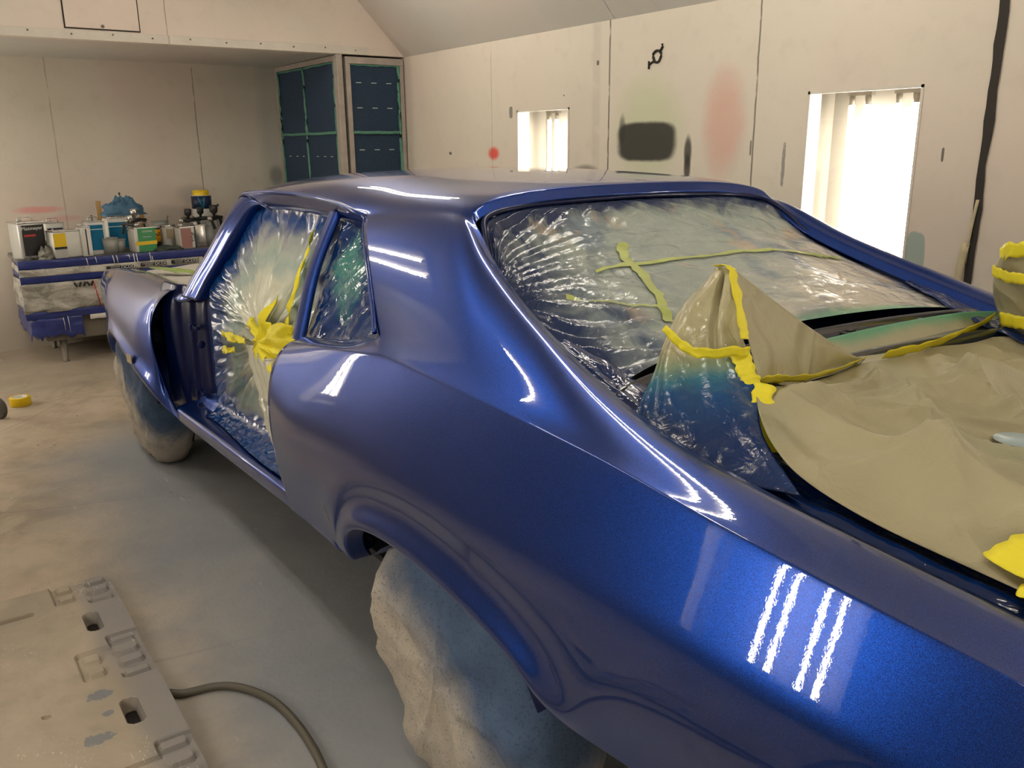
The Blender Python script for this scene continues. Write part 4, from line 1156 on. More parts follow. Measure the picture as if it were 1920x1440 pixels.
# --- fabric bags over the wheels
def m_bag(front):
    t = NT('wheel_cover_cloth'); c = t.coord('Object'); p = t.geo(); s = t.sep(p)
    n = t.noise(c, 4, 5, .6, .8); n2 = t.noise(c, 160, 2); n3 = t.noise(c, 14, 4)
    col = t.mix(n3, (0.40, 0.36, 0.30), (0.55, 0.50, 0.43))
    Zt = t.math('ADD', s[2], t.math('MULTIPLY', t.math('SUBTRACT', n, .5), .35))
    if front: Zt = t.math('SUBTRACT', Zt, t.math('MULTIPLY', t.math('SUBTRACT', s[0], 2.90), .55))
    else: Zt = t.math('SUBTRACT', Zt, t.math('MULTIPLY', t.math('SUBTRACT', s[0], .05), .55))
    f = t.sm(Zt, .26, .58) if not front else t.sm(Zt, .20, .42)
    b = t.mix(n3, (0.018, 0.048, 0.13), (0.060, 0.130, 0.26))
    col = t.mix(t.math('MULTIPLY', f, .93), col, b)
    col = t.mix(t.math('MULTIPLY', t.sm(n2, .56, .66), .35), col, (0.02, 0.03, 0.06))
    nb = t.bump(t.math('ADD', t.math('MULTIPLY', n3, .8), t.math('MULTIPLY', n2, .12)), .6, .012)
    return t.done(t.bsdf(col, .8, normal=nb, spec=.25))
for idx, (x, y, st, k) in enumerate(WH):
    s = 1 if y > 0 else -1
    if k+str(s) not in M: M[k+str(s)] = m_bag(k == 'f')
    NA_, prof = 96, [(0.0, .135), (.08, .137), (.16, .135), (.23, .132), (.29, .130), (.325, .115), (.352, .085), (.364, .045), (.366, .0), (.364, -.04), (.352, -.07), (.336, -.085)]
    P2 = [p for p in crv([(a, 0, b) for a, b in prof], 44)]
    rws = []
    for p in P2:
        r = []
        for i in range(NA_+1):
            a = 2*math.pi*i/NA_; rr = max(p.x, 0)
            bot = max(0, -math.sin(a))
            w = .022*fbm((rr*math.cos(a)*7, rr*math.sin(a)*7, idx+.5), 1.0)+.012*(1-abs(math.sin(7*(rr*math.cos(a)*1.6+rr*math.sin(a)*.8)+2.5*fbm((rr*math.cos(a)*3, rr*math.sin(a)*3, idx), 1))))**4+.006*math.sin(a*17+5*fbm((rr*6, math.cos(a), idx), .6))*max(0, rr-.2)*5*(.2+bot)
            w += .004*bot*math.sin(a*23+3*rr*10)*(rr > .2)
            R2 = rr*(1+w*.8); R2 *= 1+.02*bot
            yy = (p.z+.06)*(1-.28*bot*(rr/.36)**2*(1 if k == 'f' else .5))-.06+w*.8
            z = max(R2*math.sin(a), -.333)
            if z <= -.330: yy += .010*math.sin(a*20+idx)
            z = max(z, -.3335)
            r.append((R2*math.cos(a), yy*s, z))
        rws.append(r)
    bm = bmesh.new(); grid(bm, rws)
    bmesh.ops.remove_doubles(bm, verts=bm.verts[:], dist=.0004)
    o = mesh_obj('wheel_cover', bm, M[k+str(s)], solid=.001)
    o.location = (x, y, .335); o.rotation_euler = (0, 0, math.radians(st))
    lab = {('r', 1): 'near rear wheel bagged in beige cloth stained blue by overspray', ('f', 1): 'beige cloth bag with blue overspray over the near front wheel', ('r', -1): 'cloth bag over the far rear wheel', ('f', -1): 'cloth bag over the far front wheel'}[(k, s)]
    tag(o, lab, 'wheel cover')
# ------------------------------------------------------------------ bench against the back wall
BX, BZ = 5.45, .765
bn = empty('work_bench', (5.80, .2, 0)); tag(bn, 'steel work bench wrapped in blue tape and white masking film along the back wall', 'bench')
M['bluetape'] = simple('blue_film_wrap', (0.020, 0.035, 0.20), .4, coat=.3, var=.45, scale=9, bump=.3)
def m_wrap():
    t = NT('white_dirty_film_wrap'); c = t.geo(); n = t.noise(t.map(c, sc=(1, 1, 2)), 7, 5, .65, .6)
    col = t.mix(t.sm(n, .35, .65), (0.26, 0.25, 0.22), (0.60, 0.58, 0.53))
    return t.done(t.bsdf(col, .4, normal=t.bump(n, .7, .02)))
M['wrap'] = m_wrap()
def m_bench():
    t = NT('grimy_bench_steel'); c = t.geo(); n = t.noise(t.map(c, sc=(1, 3, .6)), 4, 5); n2 = t.noise(t.map(c, sc=(1, 9, .7)), 3, 3)
    col = t.mix(n, (0.13, 0.115, 0.09), (0.27, 0.24, 0.20)); col = t.mix(t.math('MULTIPLY', t.sm(n2, .62, .7), .4), col, (.35, .33, .3))
    return t.done(t.bsdf(col, .5, .3))
M['benchst'] = m_bench()
YA, YBn = 1.05, -1.02
bm = bmesh.new(); box2(bm, (BX+.03, YBn+.02, .17), (XB-.04, YA-.10, .50)); mesh_obj('lower_body', bm, M['benchst'], bn, False, bevel=.01)
bm = bmesh.new(); box2(bm, (BX+.04, YBn+.02, .50), (XB-.04, YA-.06, BZ-.03)); mesh_obj('upper_body', bm, M['benchst'], bn, False)
def m_top():
    t = NT('soiled_bench_top'); c = t.geo(); n = t.noise(c, 6, 5); n2 = t.noise(c, 22, 3)
    col = t.mix(n, (.07, .07, .075), (.22, .21, .19)); col = t.mix(t.sm(n2, .6, .7), col, (.35, .33, .3))
    return t.done(t.bsdf(col, .55, normal=t.bump(n2, .4, .01)))
bm = bmesh.new(); box2(bm, (BX+.01, YBn, BZ-.03), (XB-.02, YA, BZ)); mesh_obj('bench_top', bm, m_top(), bn, False, bevel=.008)
for y in (.86, -.85):
    for x in (BX+.08, XB-.12):
        bm = bmesh.new(); lathe(bm, [(.020, 0), (.024, .006), (.018, .012), (.028, .175)], (x, y-.02, 0), 16); mesh_obj('leg', bm, M['benchst'], bn)
def band(name, z0, z1, out, mat, y0=YA-.02, y1=YBn, amp=.006, left=True, tilt=0, ny=90, fr=None, seed=0):
    """wrapped band round the bench front and left end"""
    path = []
    if left: path += [(XB-.06-.02*0, y0+out-.0), (BX+.30, y0+out), (BX+.06, y0+out-.005), (BX+.012-out*.3, y0-.015+out*.5)]
    path += [(BX-out, y0-.05), (BX-out, (y0+y1)/2), (BX-out, y1)]
    P = crv([(a, b, 0) for a, b in path], ny); rr = []
    for i, p in enumerate(P):
        t_ = i/(ny-1); r = []
        for k in range(8):
            q = k/7; z = lerp(z0, z1, q)+tilt*(t_-.5)
            if fr and k == 0: z += fr*fbm((i*.25, seed, 0), 1)
            w = amp*fbm((p.x*5+p.y*7, z*16, seed), 1.2)
            r.append((p.x-w-.004*math.sin(q*math.pi), p.y+w*.6, z))
        rr.append(r)
    bm = bmesh.new(); grid(bm, rr); return mesh_obj(name, bm, mat, bn, solid=.001)
band('blue_band', .705, .768, .004, M['bluetape'], seed=1)
band('white_band', .655, .706, .010, M['wrap'], seed=2, amp=.012)
band('blue_band', .600, .660, .006, M['bluetape'], seed=3, tilt=.02)
band('white_film', .395, .605, .016, M['wrap'], amp=.028, seed=4)
band('blue_band', .345, .402, .012, M['bluetape'], seed=5)
band('torn_blue_film', .21, .350, .014, M['bluetape'], y1=.70, fr=.06, seed=6, amp=.02, ny=60)
band('white_strip', .312, .348, .018, M['white'], y0=.70, left=False, seed=7, fr=.01)
M['redmark'] = simple('red_paint_run', (.5, .02, .02), .4)
bm = bmesh.new()
for y, z0, z1, sl in ((.60, .40, .60, .03), (.52, .42, .58, .0)): tube(bm, [(BX-.036, y, z1), (BX-.046, y-sl*.5, (z0+z1)/2), (BX-.036, y-sl, z0)], .004, 6)
mesh_obj('paint_run', bm, M['redmark'], bn)
bm = bmesh.new()
for y, z0, z1 in ((.44, .69, .765), (.415, .70, .765), (.33, .73, .765), (.295, .60, .77), (.275, .62, .77), (.18, .65, .77), (.165, .66, .74), (.62, .70, .76), (.56, .72, .765), (.80, .23, .38), (.83, .25, .36)): tube(bm, [(BX-.008, y, z1), (BX-.014, y-.004, (z0+z1)/2), (BX-.012, y-.006, z0)], [.0035, .003, .0025], 6)
mesh_obj('paint_run', bm, M['white'], bn)
# printed sealing strips with block lettering
def text(s, size, loc, rot, mat, parent, name='lettering', ext=.0006, sx=1.0):
    cu = bpy.data.curves.new(name, 'FONT'); cu.body = s; cu.size = size; cu.extrude = ext; cu.align_x = 'CENTER'; cu.align_y = 'CENTER'
    o = bpy.data.objects.new(name, cu); COL.objects.link(o); o.location = loc; o.rotation_euler = rot; o.scale = (sx, 1, 1)
    dg = bpy.context.evaluated_depsgraph_get(); me = bpy.data.meshes.new_from_object(o.evaluated_get(dg))
    mw = Matrix.LocRotScale(Vector(loc), __import__('mathutils').Euler(rot), Vector((sx, 1, 1)))
    me.transform(mw); bpy.data.objects.remove(o); 
    me.materials.clear(); me.materials.append(mat)
    n = bpy.data.objects.new(name, me); COL.objects.link(n); n.parent = parent; n.matrix_parent_inverse = wm(parent).inverted()
    return n
FX = (math.pi/2, 0, -math.pi/2)   # facing -x, reading towards -y
M['ink'] = simple('black_print', (.012, .012, .012), .5); M['wprint'] = simple('white_print', (.8, .8, .78), .5)
yy = .52
for k, (yc, zz) in enumerate(((.40, .676), (.16, .680), (-.06, .683), (-.30, .700), (-.52, .704))):
    bm = bmesh.new(); box2(bm, (BX-.022, yc-.095, zz-.013), (BX-.019, yc+.095, zz+.013)); st = mesh_obj('printed_strip', bm, M['ink'], bn, False)
    text('DCDD', .030, (BX-.0235, yc-.055, zz), FX, M['wprint'], st, sx=1.1)
    text('QUICK BLEND', .0105, (BX-.0235, yc+.035, zz+.006), FX, M['wprint'], st, sx=1.0)
    text('MATERIALS', .0105, (BX-.0235, yc+.035, zz-.006), FX, M['wprint'], st, sx=1.1)
bm = bmesh.new()
for yc in (.28, .05, -.19, -.42): box2(bm, (BX-.026, yc-.017, .660), (BX-.016, yc+.017, .705))
mesh_obj('white_tab', bm, M['wrap'], bn, False, bevel=.002)
bm = bmesh.new()
for i, y in enumerate((.72, .69, .66, .635, .61, .47, .44, .415, .39)): box(bm, (BX-.044, y, .578), (.002, .013, .036), Matrix.Rotation((.35 if i % 3 else -.5), 3, 'X'))
mesh_obj('block_print', bm, M['ink'], bn, False)

# ---- containers
def label_box(bm, x, y0, y1, z0, z1): box2(bm, (x-.0012, y0, z0), (x-.0002, y1, z1))
M['tin'] = simple('grey_white_tin', (.50, .50, .48), .35, .3, var=.12); M['tinw'] = simple('white_tin', (.72, .71, .67), .35, var=.08)
M['navy'] = simple('navy_label', (.015, .025, .07), .4); M['cyan'] = simple('teal_blue_label', (.0, .16, .33), .35, var=.05); M['greenl'] = simple('green_label', (.03, .30, .10), .35, var=.25, scale=9)
M['pinkl'] = simple('mauve_label', (.36, .17, .15), .45, var=.05); M['orange'] = simple('orange_label', (.75, .36, .0), .4, var=.05); M['metal'] = simple('bright_tin', (.55, .54, .52), .25, .9)
M['clearp'] = simple('cloudy_plastic', (.34, .35, .33), .3, coat=.4, var=.2, scale=20); M['redl'] = simple('red_print', (.5, .04, .04), .5)
def rect_can(name, x, y, w, d, h, body, rz=0, handle='bow', cap=True, z=BZ):
    """front faces -x; w along y"""
    c = empty(name, (x, y, z), rz)
    bm = bmesh.new(); box2(bm, (-d/2, -w/2, 0), (d/2, w/2, h)); mesh_obj('can_body', bm, body, c, True, bevel=min(w, d)*.10, world=False)
    bm = bmesh.new(); box2(bm, (-d/2-.001, -w/2-.001, h-.006), (d/2+.001, w/2+.001, h+.002)); mesh_obj('rim', bm, M['metal'], c, False, bevel=.002, world=False)
    if handle:
        bm = bmesh.new(); tube(bm, crv([(0, -w*.28, h), (0, -w*.25, h+.026), (0, 0, h+.032), (0, w*.25, h+.026), (0, w*.28, h)], 16), .004, 6); mesh_obj('handle', bm, M['metal'], c, world=False)
    if cap:
        bm = bmesh.new(); lathe(bm, [(.016, h), (.016, h+.016), (.012, h+.018), (0, h+.018)], (d*.28, w*.12, 0), 16); mesh_obj('cap', bm, M['tinw'], c, world=False)
    return c
def part_box(c, name, a, b, m, bev=0): 
    bm = bmesh.new(); box2(bm, a, b); return mesh_obj(name, bm, m, c, False, bevel=bev, world=False)
def ltext(c, s, size, x, y, z, m, sx=1, rot=0):
    cu = bpy.data.curves.new('t', 'FONT'); cu.body = s; cu.size = size; cu.extrude = .0004; cu.align_x = 'CENTER'; cu.align_y = 'CENTER'
    o = bpy.data.objects.new('t', cu); COL.objects.link(o)
    me = bpy.data.meshes.new_from_object(o.evaluated_get(bpy.context.evaluated_depsgraph_get())); bpy.data.objects.remove(o)
    from mathutils import Euler
    me.transform(Matrix.LocRotScale(Vector((x, y, z)), Euler(FX), Vector((sx, 1, 1))) @ Matrix.Rotation(rot, 4, 'Z'))
    me.materials.clear(); me.materials.append(m); n = bpy.data.objects.new('lettering', me); COL.objects.link(n); n.parent = c; return n

c = rect_can('solvent_can', 5.62, .955, .185, .17, .265, M['tin'], rz=.30)
tag(c, 'tall grey white solvent can with a black label, leftmost on the bench', 'can')
part_box(c, 'label', (-.0875, -.080, .03), (-.0855, .070, .245), M['ink']); ltext(c, 'Maxmeyer', .034, -.0885, 0, .222, M['wprint'])
part_box(c, 'red_stripe', (-.0890, -.02, .165), (-.0876, .060, .180), M['redl'])
c = rect_can('solvent_can', 5.98, .735, .135, .10, .225, M['tinw'], rz=.1); tag(c, 'white can with a slanted lid and navy label with a white triangle, at the back', 'can')
part_box(c, 'label', (-.052, -.055, .10), (-.0505, .055, .185), M['navy'])
bm = bmesh.new(); tube(bm, [(-.053, .045, .11), (-.053, .020, .178), (-.053, -.020, .11), ], .007, 6); mesh_obj('triangle_mark', bm, M['wprint'], c, world=False)
c = rect_can('paint_tin', 5.55, .735, .195, .14, .195, M['tinw'], rz=.25, handle=None, cap=False); tag(c, 'white tin with a yellow banded corner in front of the white can', 'can')
part_box(c, 'yellow_band', (-.0725, .012, .085), (-.0705, .0985, .180), M['yellow']); part_box(c, 'black_band', (-.0735, .012, .068), (-.0705, .0985, .084), M['ink']); part_box(c, 'grey_band', (-.0725, .012, .005), (-.0705, .0985, .067), M['tin'])
c = rect_can('solvent_can', 5.54, .600, .070, .10, .215, M['tinw'], rz=.2, handle=None); tag(c, 'narrow white can with red specks leaning against the blue labelled can', 'can')
part_box(c, 'label', (-.052, -.030, .02), (-.0505, -.004, .19), M['wprint']); part_box(c, 'stripe', (-.0525, -.003, .01), (-.0505, .004, .2), M['ink'])
c = rect_can('solvent_can', 5.60, .515, .130, .09, .245, M['tinw'], rz=.05); tag(c, 'white can with a tall teal label and wire handle, left of the clear cup', 'can')
part_box(c, 'label', (-.047, -.052, .035), (-.0455, .052, .22), M['cyan']); part_box(c, 'line', (-.048, -.052, .185), (-.0465, .052, .190), M['wprint'])
c = rect_can('solvent_can', 5.90, .300, .175, .11, .245, M['tinw'], rz=.1); tag(c, 'wide white can with a teal label behind the green can', 'can')
part_box(c, 'label', (-.057, -.075, .01), (-.0555, .075, .21), M['cyan']); part_box(c, 'line', (-.058, -.075, .175), (-.0565, .075, .180), M['wprint'])
c = rect_can('solvent_can', 5.56, .195, .165, .12, .185, M['tinw'], rz=.25, handle='bow'); tag(c, 'green labelled can with a strip of yellow tape round its foot', 'can')
part_box(c, 'label', (-.0625, -.080, .005), (-.0605, .060, .18), M['greenl']); ltext(c, 'LESONAL', .020, -.0635, -.015, .155, M['wprint']); ltext(c, 'Hardener', .017, -.0635, -.012, .115, M['wprint'])
part_box(c, 'yellow_tape', (-.0650, -.085, .055), (-.0615, .085, .082), M['yellow'])
def round_can(name, x, y, r, h, body, lid=None, label=None, lz=(.2, .9), z=BZ, lidh=.012, rr=None):
    c = empty(name, (x, y, z))
    bm = bmesh.new(); lathe(bm, [(0, 0), (r, 0), (r, h), (0, h)], (0, 0, 0), 28); mesh_obj('can_body', bm, body, c, True, bevel=.002, world=False)
    if label: bm = bmesh.new(); lathe(bm, [(r+.0012, h*lz[0]), (r+.0012, h*lz[1])], (0, 0, 0), 28, cap=False); mesh_obj('label', bm, label, c, world=False, solid=.0006)
    if lid: bm = bmesh.new(); q = rr or r; lathe(bm, [(q+.003, h), (q+.003, h+lidh), (q-.004, h+lidh+.002), (0, h+lidh+.001)], (0, 0, 0), 28, cap=False); mesh_obj('lid', bm, lid, c, world=False)
    return c
c = round_can('paint_can', 5.70, .075, .052, .165, M['black'], M['tin'], M['orange'], (.35, .92)); tag(c, 'orange and black round can reading UNI, right of the green can', 'can'); ltext(c, 'UNI', .050, -.0545, .004, .115, M['ink'])
c = round_can('paint_can', 5.74, -.045, .060, .165, M['tinw'], M['metal'], None); tag(c, 'white round can with faded print beside the orange can', 'can')
part_box(c, 'print_patch', (-.0612, -.028, .07), (-.0595, .028, .15), M['peel'])
c = rect_can('hardener_can', 5.56, -.125, .120, .10, .170, M['tinw'], rz=.2, handle=None); tag(c, 'white can with a mauve front label, right of the round cans', 'can')
part_box(c, 'label', (-.052, -.030, .01), (-.0505, .057, .16), M['pinkl']); ltext(c, 'TOP', .040, -.053, -.044, .09, M['ink'], rot=math.pi/2)
c = rect_can('hardener_can', 5.60, -.245, .09, .09, .175, M['metal'], rz=.1, handle=None); tag(c, 'bare metal can under the black spray guns', 'can')
# tub with yellow lid on a crate behind
c = empty('storage_crate', (5.98, -.40, BZ)); tag(c, 'grey crate at the back of the bench carrying the yellow lidded jar', 'crate')
part_box(c, 'crate_body', (-.12, -.15, 0), (.12, .15, .20), M['clearp'], .008); part_box(c, 'crate_rim', (-.125, -.155, .185), (.125, .155, .2), M['clearp'], .003)
c = round_can('filler_jar', 5.93, -.385, .078, .185, M['tinw'], M['yellow'], M['navy'], (.42, .98), z=BZ+.201, lidh=.038, rr=.062); tag(c, 'white jar with a black and blue label and yellow lid, highest thing on the bench', 'jar')
bm = bmesh.new(); tube(bm, [(-.071, .045, .17), (-.079, .012, .085), ], .007, 6); tube(bm, [(-.0805, .010, .085), (-.080, -.005, .17)], .005, 6); mesh_obj('blue_mark', bm, M['cyan'], c, world=False)
def cup(x, y, r, h, lab, z=BZ):
    c = empty('mixing_cup', (x, y, z)); tag(c, lab, 'cup')
    bm = bmesh.new(); lathe(bm, [(0, 0), (r*.85, 0), (r, h), (r-.002, h), (r*.83, .003), (0, .003)], (0, 0, 0), 24, cap=False); mesh_obj('cup_wall', bm, M['clearp'], c, world=False)
    bm = bmesh.new(); lathe(bm, [(r+.004, h-.004), (r+.004, h), (r-.002, h)], (0, 0, 0), 24, cap=False); mesh_obj('rim', bm, M['clearp'], c, world=False); return c
cup(5.56, .425, .056, .12, 'cloudy grey mixing cup right of the teal labelled can')
cup(5.62, .355, .050, .10, 'smaller cloudy cup behind the large mixing cup')
cup(5.66, -.325, .060, .15, 'cloudy tall mixing cup at the right end, beside the windscreen pillar')
cup(5.86, -.02, .065, .20, 'translucent jar behind the round cans holding a brush')
c = round_can('glass_jar', 5.70, .83, .042, .10, simple('brown_glass', (.16, .07, .03), .2, coat=.8), M['greenl']); tag(c, 'small brown glass jar between the solvent can and the yellow banded tin', 'jar')
M['pinkp'] = simple('pink_plastic', (.75, .10, .14), .4)
bm = bmesh.new(); box(bm, (-.043, -.01, .062), (.006, .05, .022)); mesh_obj('pink_label', bm, M['pinkp'], c, False, world=False)
# stirring sticks
M['wood'] = simple('pale_wood', (.55, .34, .13), .6, var=.15)
def stick(x, y, z0, z1, w, lab, lean=0):
    bm = bmesh.new(); box2(bm, (-.003, -w/2, 0), (.003, w/2, z1-z0)); o = mesh_obj('stirring_stick', bm, M['wood'], None, False, bevel=.001); o.location = (x, y, z0); o.rotation_euler = (lean, 0, 0); tag(o, lab, 'stick')
stick(5.985, .395, BZ+.001, 1.135, .036, 'upright wooden stirring stick left of the blue cloth')
stick(6.02, .085, BZ+.001, 1.06, .036, 'leaning wooden stirring stick right of the blue cloth', lean=.04)
def wire(pts, lab, name='wire_hook', r=.003):
    bm = bmesh.new(); tube(bm, pts, r, 6); o = mesh_obj(name, bm, M['black']); 
    bm = bmesh.new(); p = pts[-1]; lathe(bm, [(0, -.010), (.008, -.006), (.008, .008), (0, .010)], p, 10); mesh_obj('tip', bm, M['black'], o, world=False); tag(o, lab, 'wire hook')
wire([(5.80, .465, BZ+.002), (5.80, .47, .90), (5.81, .485, 1.03)], 'thin black rod standing behind the mixing cup')
wire([(5.99, .228, BZ+.002), (5.98, .22, 1.05), (5.97, .235, 1.185)], 'thin black rod rising above the blue cloth')
bm = bmesh.new(); tube(bm, [(5.86, -.025, BZ+.02), (5.86, -.06, .93), (5.85, -.085, 1.005)], .005, 8); o = mesh_obj('brush', bm, M['steel']); tag(o, 'thin grey brush handle standing in the translucent jar', 'brush')
# blue cloth heap on the cans
M['cloth'] = simple('blue_cloth', (.07, .17, .28), .7, var=.35, scale=14, bump=.6)
def heap(name, c, rx, ry, h, mat, lab, cat, seed=0, n=44, amp=.35):
    bm = bmesh.new(); rr = []
    for i in range(n):
        v = i/(n-1); r = []
        for j in range(n):
            a = 2*math.pi*j/(n-1); q = math.sin(v*math.pi/2); d = 1+amp*fbm((math.cos(a)*1.3, math.sin(a)*1.3, v*2+seed), 1.6, 2)
            zz_ = h*math.cos(v*math.pi/2)*(1+.5*fbm((math.cos(a)*2*q, math.sin(a)*2*q, seed), 1.8, 2))
            r.append((c[0]+rx*q*d*math.cos(a), c[1]+ry*q*d*math.sin(a), c[2]+max(0, zz_)))
        rr.append(r)
    grid(bm, rr); bmesh.ops.remove_doubles(bm, verts=bm.verts[:], dist=.0003)
    bb = [v for v in bm.verts]
    o = mesh_obj(name, bm, mat); tag(o, lab, cat); return o
heap('cleaning_cloth', (5.92, .235, 1.022), .075, .155, .125, M['cloth'], 'crumpled blue cloth heaped over the cans in the middle of the bench', 'cloth', 3)
heap('rag', (5.53, .865, BZ+.001), .07, .055, .075, simple('grey_rag', (.22, .21, .18), .8, var=.3, scale=20, bump=.4), 'grey rag slumped in front of the tall solvent can', 'rag', 8)
heap('rag', (5.56, .985, BZ+.001), .06, .05, .03, simple('dark_rag', (.10, .10, .10), .8, var=.3, scale=20, bump=.4), 'dark flat rag at the left bench corner', 'rag', 11)
heap('sanding_pad', (5.54, .02, BZ+.001), .07, .13, .030, simple('green_black_pad', (.05, .07, .06), .7, var=.4, scale=20), 'flat dark green pad lying before the round cans', 'pad', 14)
# funnel / green plastic scoop
bm = bmesh.new(); lathe(bm, [(.045, 0), (.010, .045), (.008, .07)], (5.88, .41, 1.0), 16, cap=False)
# spray guns
def gun(x, y, z, rz, lab, s=1.0, cupc=None):
    g = empty('spray_gun', (x, y, z), rz); tag(g, lab, 'spray gun')
    bm = bmesh.new(); tube(bm, crv([(0, -.085*s, .0), (0, -.03*s, .006), (0, .04*s, 0), (0, .075*s, .002)], 14), [.011*s]*5+[.016*s]*5+[.012*s]*4, 10); mesh_obj('gun_body', bm, M['black'], g, world=False)
    bm = bmesh.new(); lathe(bm, [(.018*s, -.012), (.020*s, 0), (.014*s, .014), (.006*s, .02)], (0, .085*s, .002), 14, axis='y'); mesh_obj('air_cap', bm, M['metal'], g, world=False)
    bm = bmesh.new(); tube(bm, crv([(0, -.06*s, 0), (0, -.07*s, -.04*s), (0, -.085*s, -.085*s)], 10), .012*s, 10); mesh_obj('grip', bm, M['black'], g, world=False)
    bm = bmesh.new(); tube(bm, crv([(0, -.01*s, -.008), (0, -.02*s, -.04*s), (0, -.03*s, -.06*s)], 8), .004*s, 6); mesh_obj('trigger', bm, M['metal'], g, world=False)
    bm = bmesh.new(); lathe(bm, [(.008*s, .01), (.010*s, .03*s), (.026*s, .045*s), (.028*s, .085*s), (.020*s, .09*s), (0, .092*s)], (0, .02*s, 0), 16); mesh_obj('paint_cup', bm, cupc or M['black'], g, world=False)
gun(5.56, .215, 1.0, .5, 'black spray gun lying on top of the green labelled can', 1.0, M['metal'])
gun(5.50, .285, .975, 2.2, 'second spray gun hanging over the left shoulder of the green can', .8, M['metal'])
gun(5.62, -.20, .975, .3, 'black spray gun on the mauve labelled can, leftmost of the right group', 1.0)
gun(5.66, -.31, .980, -.5, 'black spray gun in the middle of the right group beneath the jar', 1.0)
gun(5.58, -.385, .985, .8, 'black spray gun nearest the windscreen pillar with a tall hook above', 1.15)
wire([(5.58, -.40, .99), (5.58, -.395, 1.06), (5.58, -.41, 1.085)], 'small black hook over the rightmost spray gun')

# ------------------------------------------------------------------ things on the floor
t_ = empty('tape_roll', (4.44, 1.262, 0)); tag(t_, 'yellow roll of masking tape lying flat on the floor by the left edge', 'tape roll')
bm = bmesh.new(); lathe(bm, [(.058, .001), (.060, .004), (.060, .052), (.058, .055), (.043, .055)], (0, 0, 0), 40, cap=False); lathe(bm, [(.058, .001), (.043, .001)], (0, 0, 0), 40, cap=False); mesh_obj('tape_body', bm, M['yellow'], t_, world=False)
bm = bmesh.new(); lathe(bm, [(.043, .001), (.043, .055), (.040, .055), (.040, .001)], (0, 0, 0), 40, cap=False); mesh_obj('cardboard_core', bm, M['white'], t_, world=False)
cw = empty('caster_wheel', (4.20, 1.395, .065), .55); tag(cw, 'worn grey trolley wheel standing upright at the left picture edge', 'wheel')
bm = bmesh.new(); lathe(bm, [(.030, -.012), (.055, -.014), (.065, -.006), (.065, .006), (.055, .014), (.030, .012)], (0, 0, 0), 32, axis='y'); mesh_obj('tread', bm, simple('worn_grey_rubber', (.10, .095, .085), .8, var=.4, scale=25), cw, world=False)
bm = bmesh.new(); lathe(bm, [(.0, -.02), (.016, -.02), (.016, .02), (0, .02)], (0, 0, 0), 16, axis='y'); mesh_obj('hub', bm, M['steel'], cw, world=False)
# air hose
hp_ = [(.90, 1.40, .013), (.86, 1.30, .013), (.825, 1.255, .013), (.805, 1.174, .013), (.765, 1.12, .013), (.69, 1.075, .013), (.607, 1.050, .013), (.50, 1.040, .013), (.40, 1.042, .013), (.305, 1.052, .013), (.1, 1.09, .013), (-.2, 1.2, .013), (-.5, 1.25, .013)]
bm = bmesh.new(); tube(bm, crv(hp_, 120), .0115, 12)
o = mesh_obj('air_hose', bm, simple('olive_grey_hose', (.11, .10, .075), .5, var=.2, scale=12)); tag(o, 'olive grey air hose curving out from under the slotted floor plate', 'hose')
# slotted floor plate: height field with recesses
def m_plate():
    t = NT('dusty_moulded_plate'); c = t.geo(); n = t.noise(c, 3, 5, .6, .5); n2 = t.noise(c, 14, 4); n3 = t.noise(c, 60, 3); s = t.sep(c)
    col = t.mix(t.sm(n, .3, .7), (.40, .34, .265), (.56, .475, .37)); col = t.mix(t.math('MULTIPLY', t.sm(n2, .5, .8), .35), col, (.33, .28, .23))
    e = t.math('ADD', t.sm(s[1], 1.50, 1.33), t.math('MULTIPLY', t.math('SUBTRACT', n, .5), 1.2))
    col = t.mix(t.math('MULTIPLY', t.sm(e, .3, 1.0), .75), col, (.27, .265, .28))
    for (x, y, rx, ry) in ((.90, 1.455, .025, .035), (.80, 1.455, .012, .018), (.76, 1.395, .012, .012), (.70, 1.50, .022, .04)):
        d = t.math('ADD', t.math('POWER', t.math('DIVIDE', t.math('SUBTRACT', s[0], x), rx), 2.0), t.math('POWER', t.math('DIVIDE', t.math('SUBTRACT', s[1], y), ry), 2.0))
        d = t.math('ADD', d, t.math('MULTIPLY', t.math('SUBTRACT', t.noise(c, 38, 4, .7), .5), 3.5))
        col = t.mix(t.math('MULTIPLY', t.sm(d, 1.1, .8), .7), col, (.18, .22, .28))
    col = t.mix(t.sm(s[2], .012, .006), col, (.025, .02, .018))  # shade painted in: slot bottoms and lowest plate edge go near black
    pk = t.noise(t.map(c, sc=(1, 2.2, 1)), 30, 3, .7, 2); ms = t.sm(t.noise(t.map(c, loc=(1, 5, 0)), 4, 2), .56, .64)
    col = t.mix(t.math('MULTIPLY', t.sm(pk, .60, .65), t.math('MULTIPLY', ms, .9)), col, (.72, .68, .60))
    return t.done(t.bsdf(col, .7, normal=t.bump(t.math('ADD', n2, t.math('MULTIPLY', n3, .3)), .3, .006), spec=.3))
pl = empty('floor_plate', (.9, 2.0, 0)); tag(pl, 'dusty tan moulded floor plate with slots and puzzle edge recesses, lower left', 'floor plate')
PX0, PX1, PY0, PY1, H = -.60, 1.66, 1.292, 2.38, .050
def rrect(x, y, cx, cy, hx, hy, r):
    dx, dy = abs(x-cx)-(hx-r), abs(y-cy)-(hy-r)
    return math.hypot(max(dx, 0), max(dy, 0))+min(max(dx, dy), 0)-r
def ss(d, w): 
    t_ = max(0, min(1, .5-d/w)); return t_*t_*(3-2*t_)
REC = [1.60, 1.08, .47, -.14]
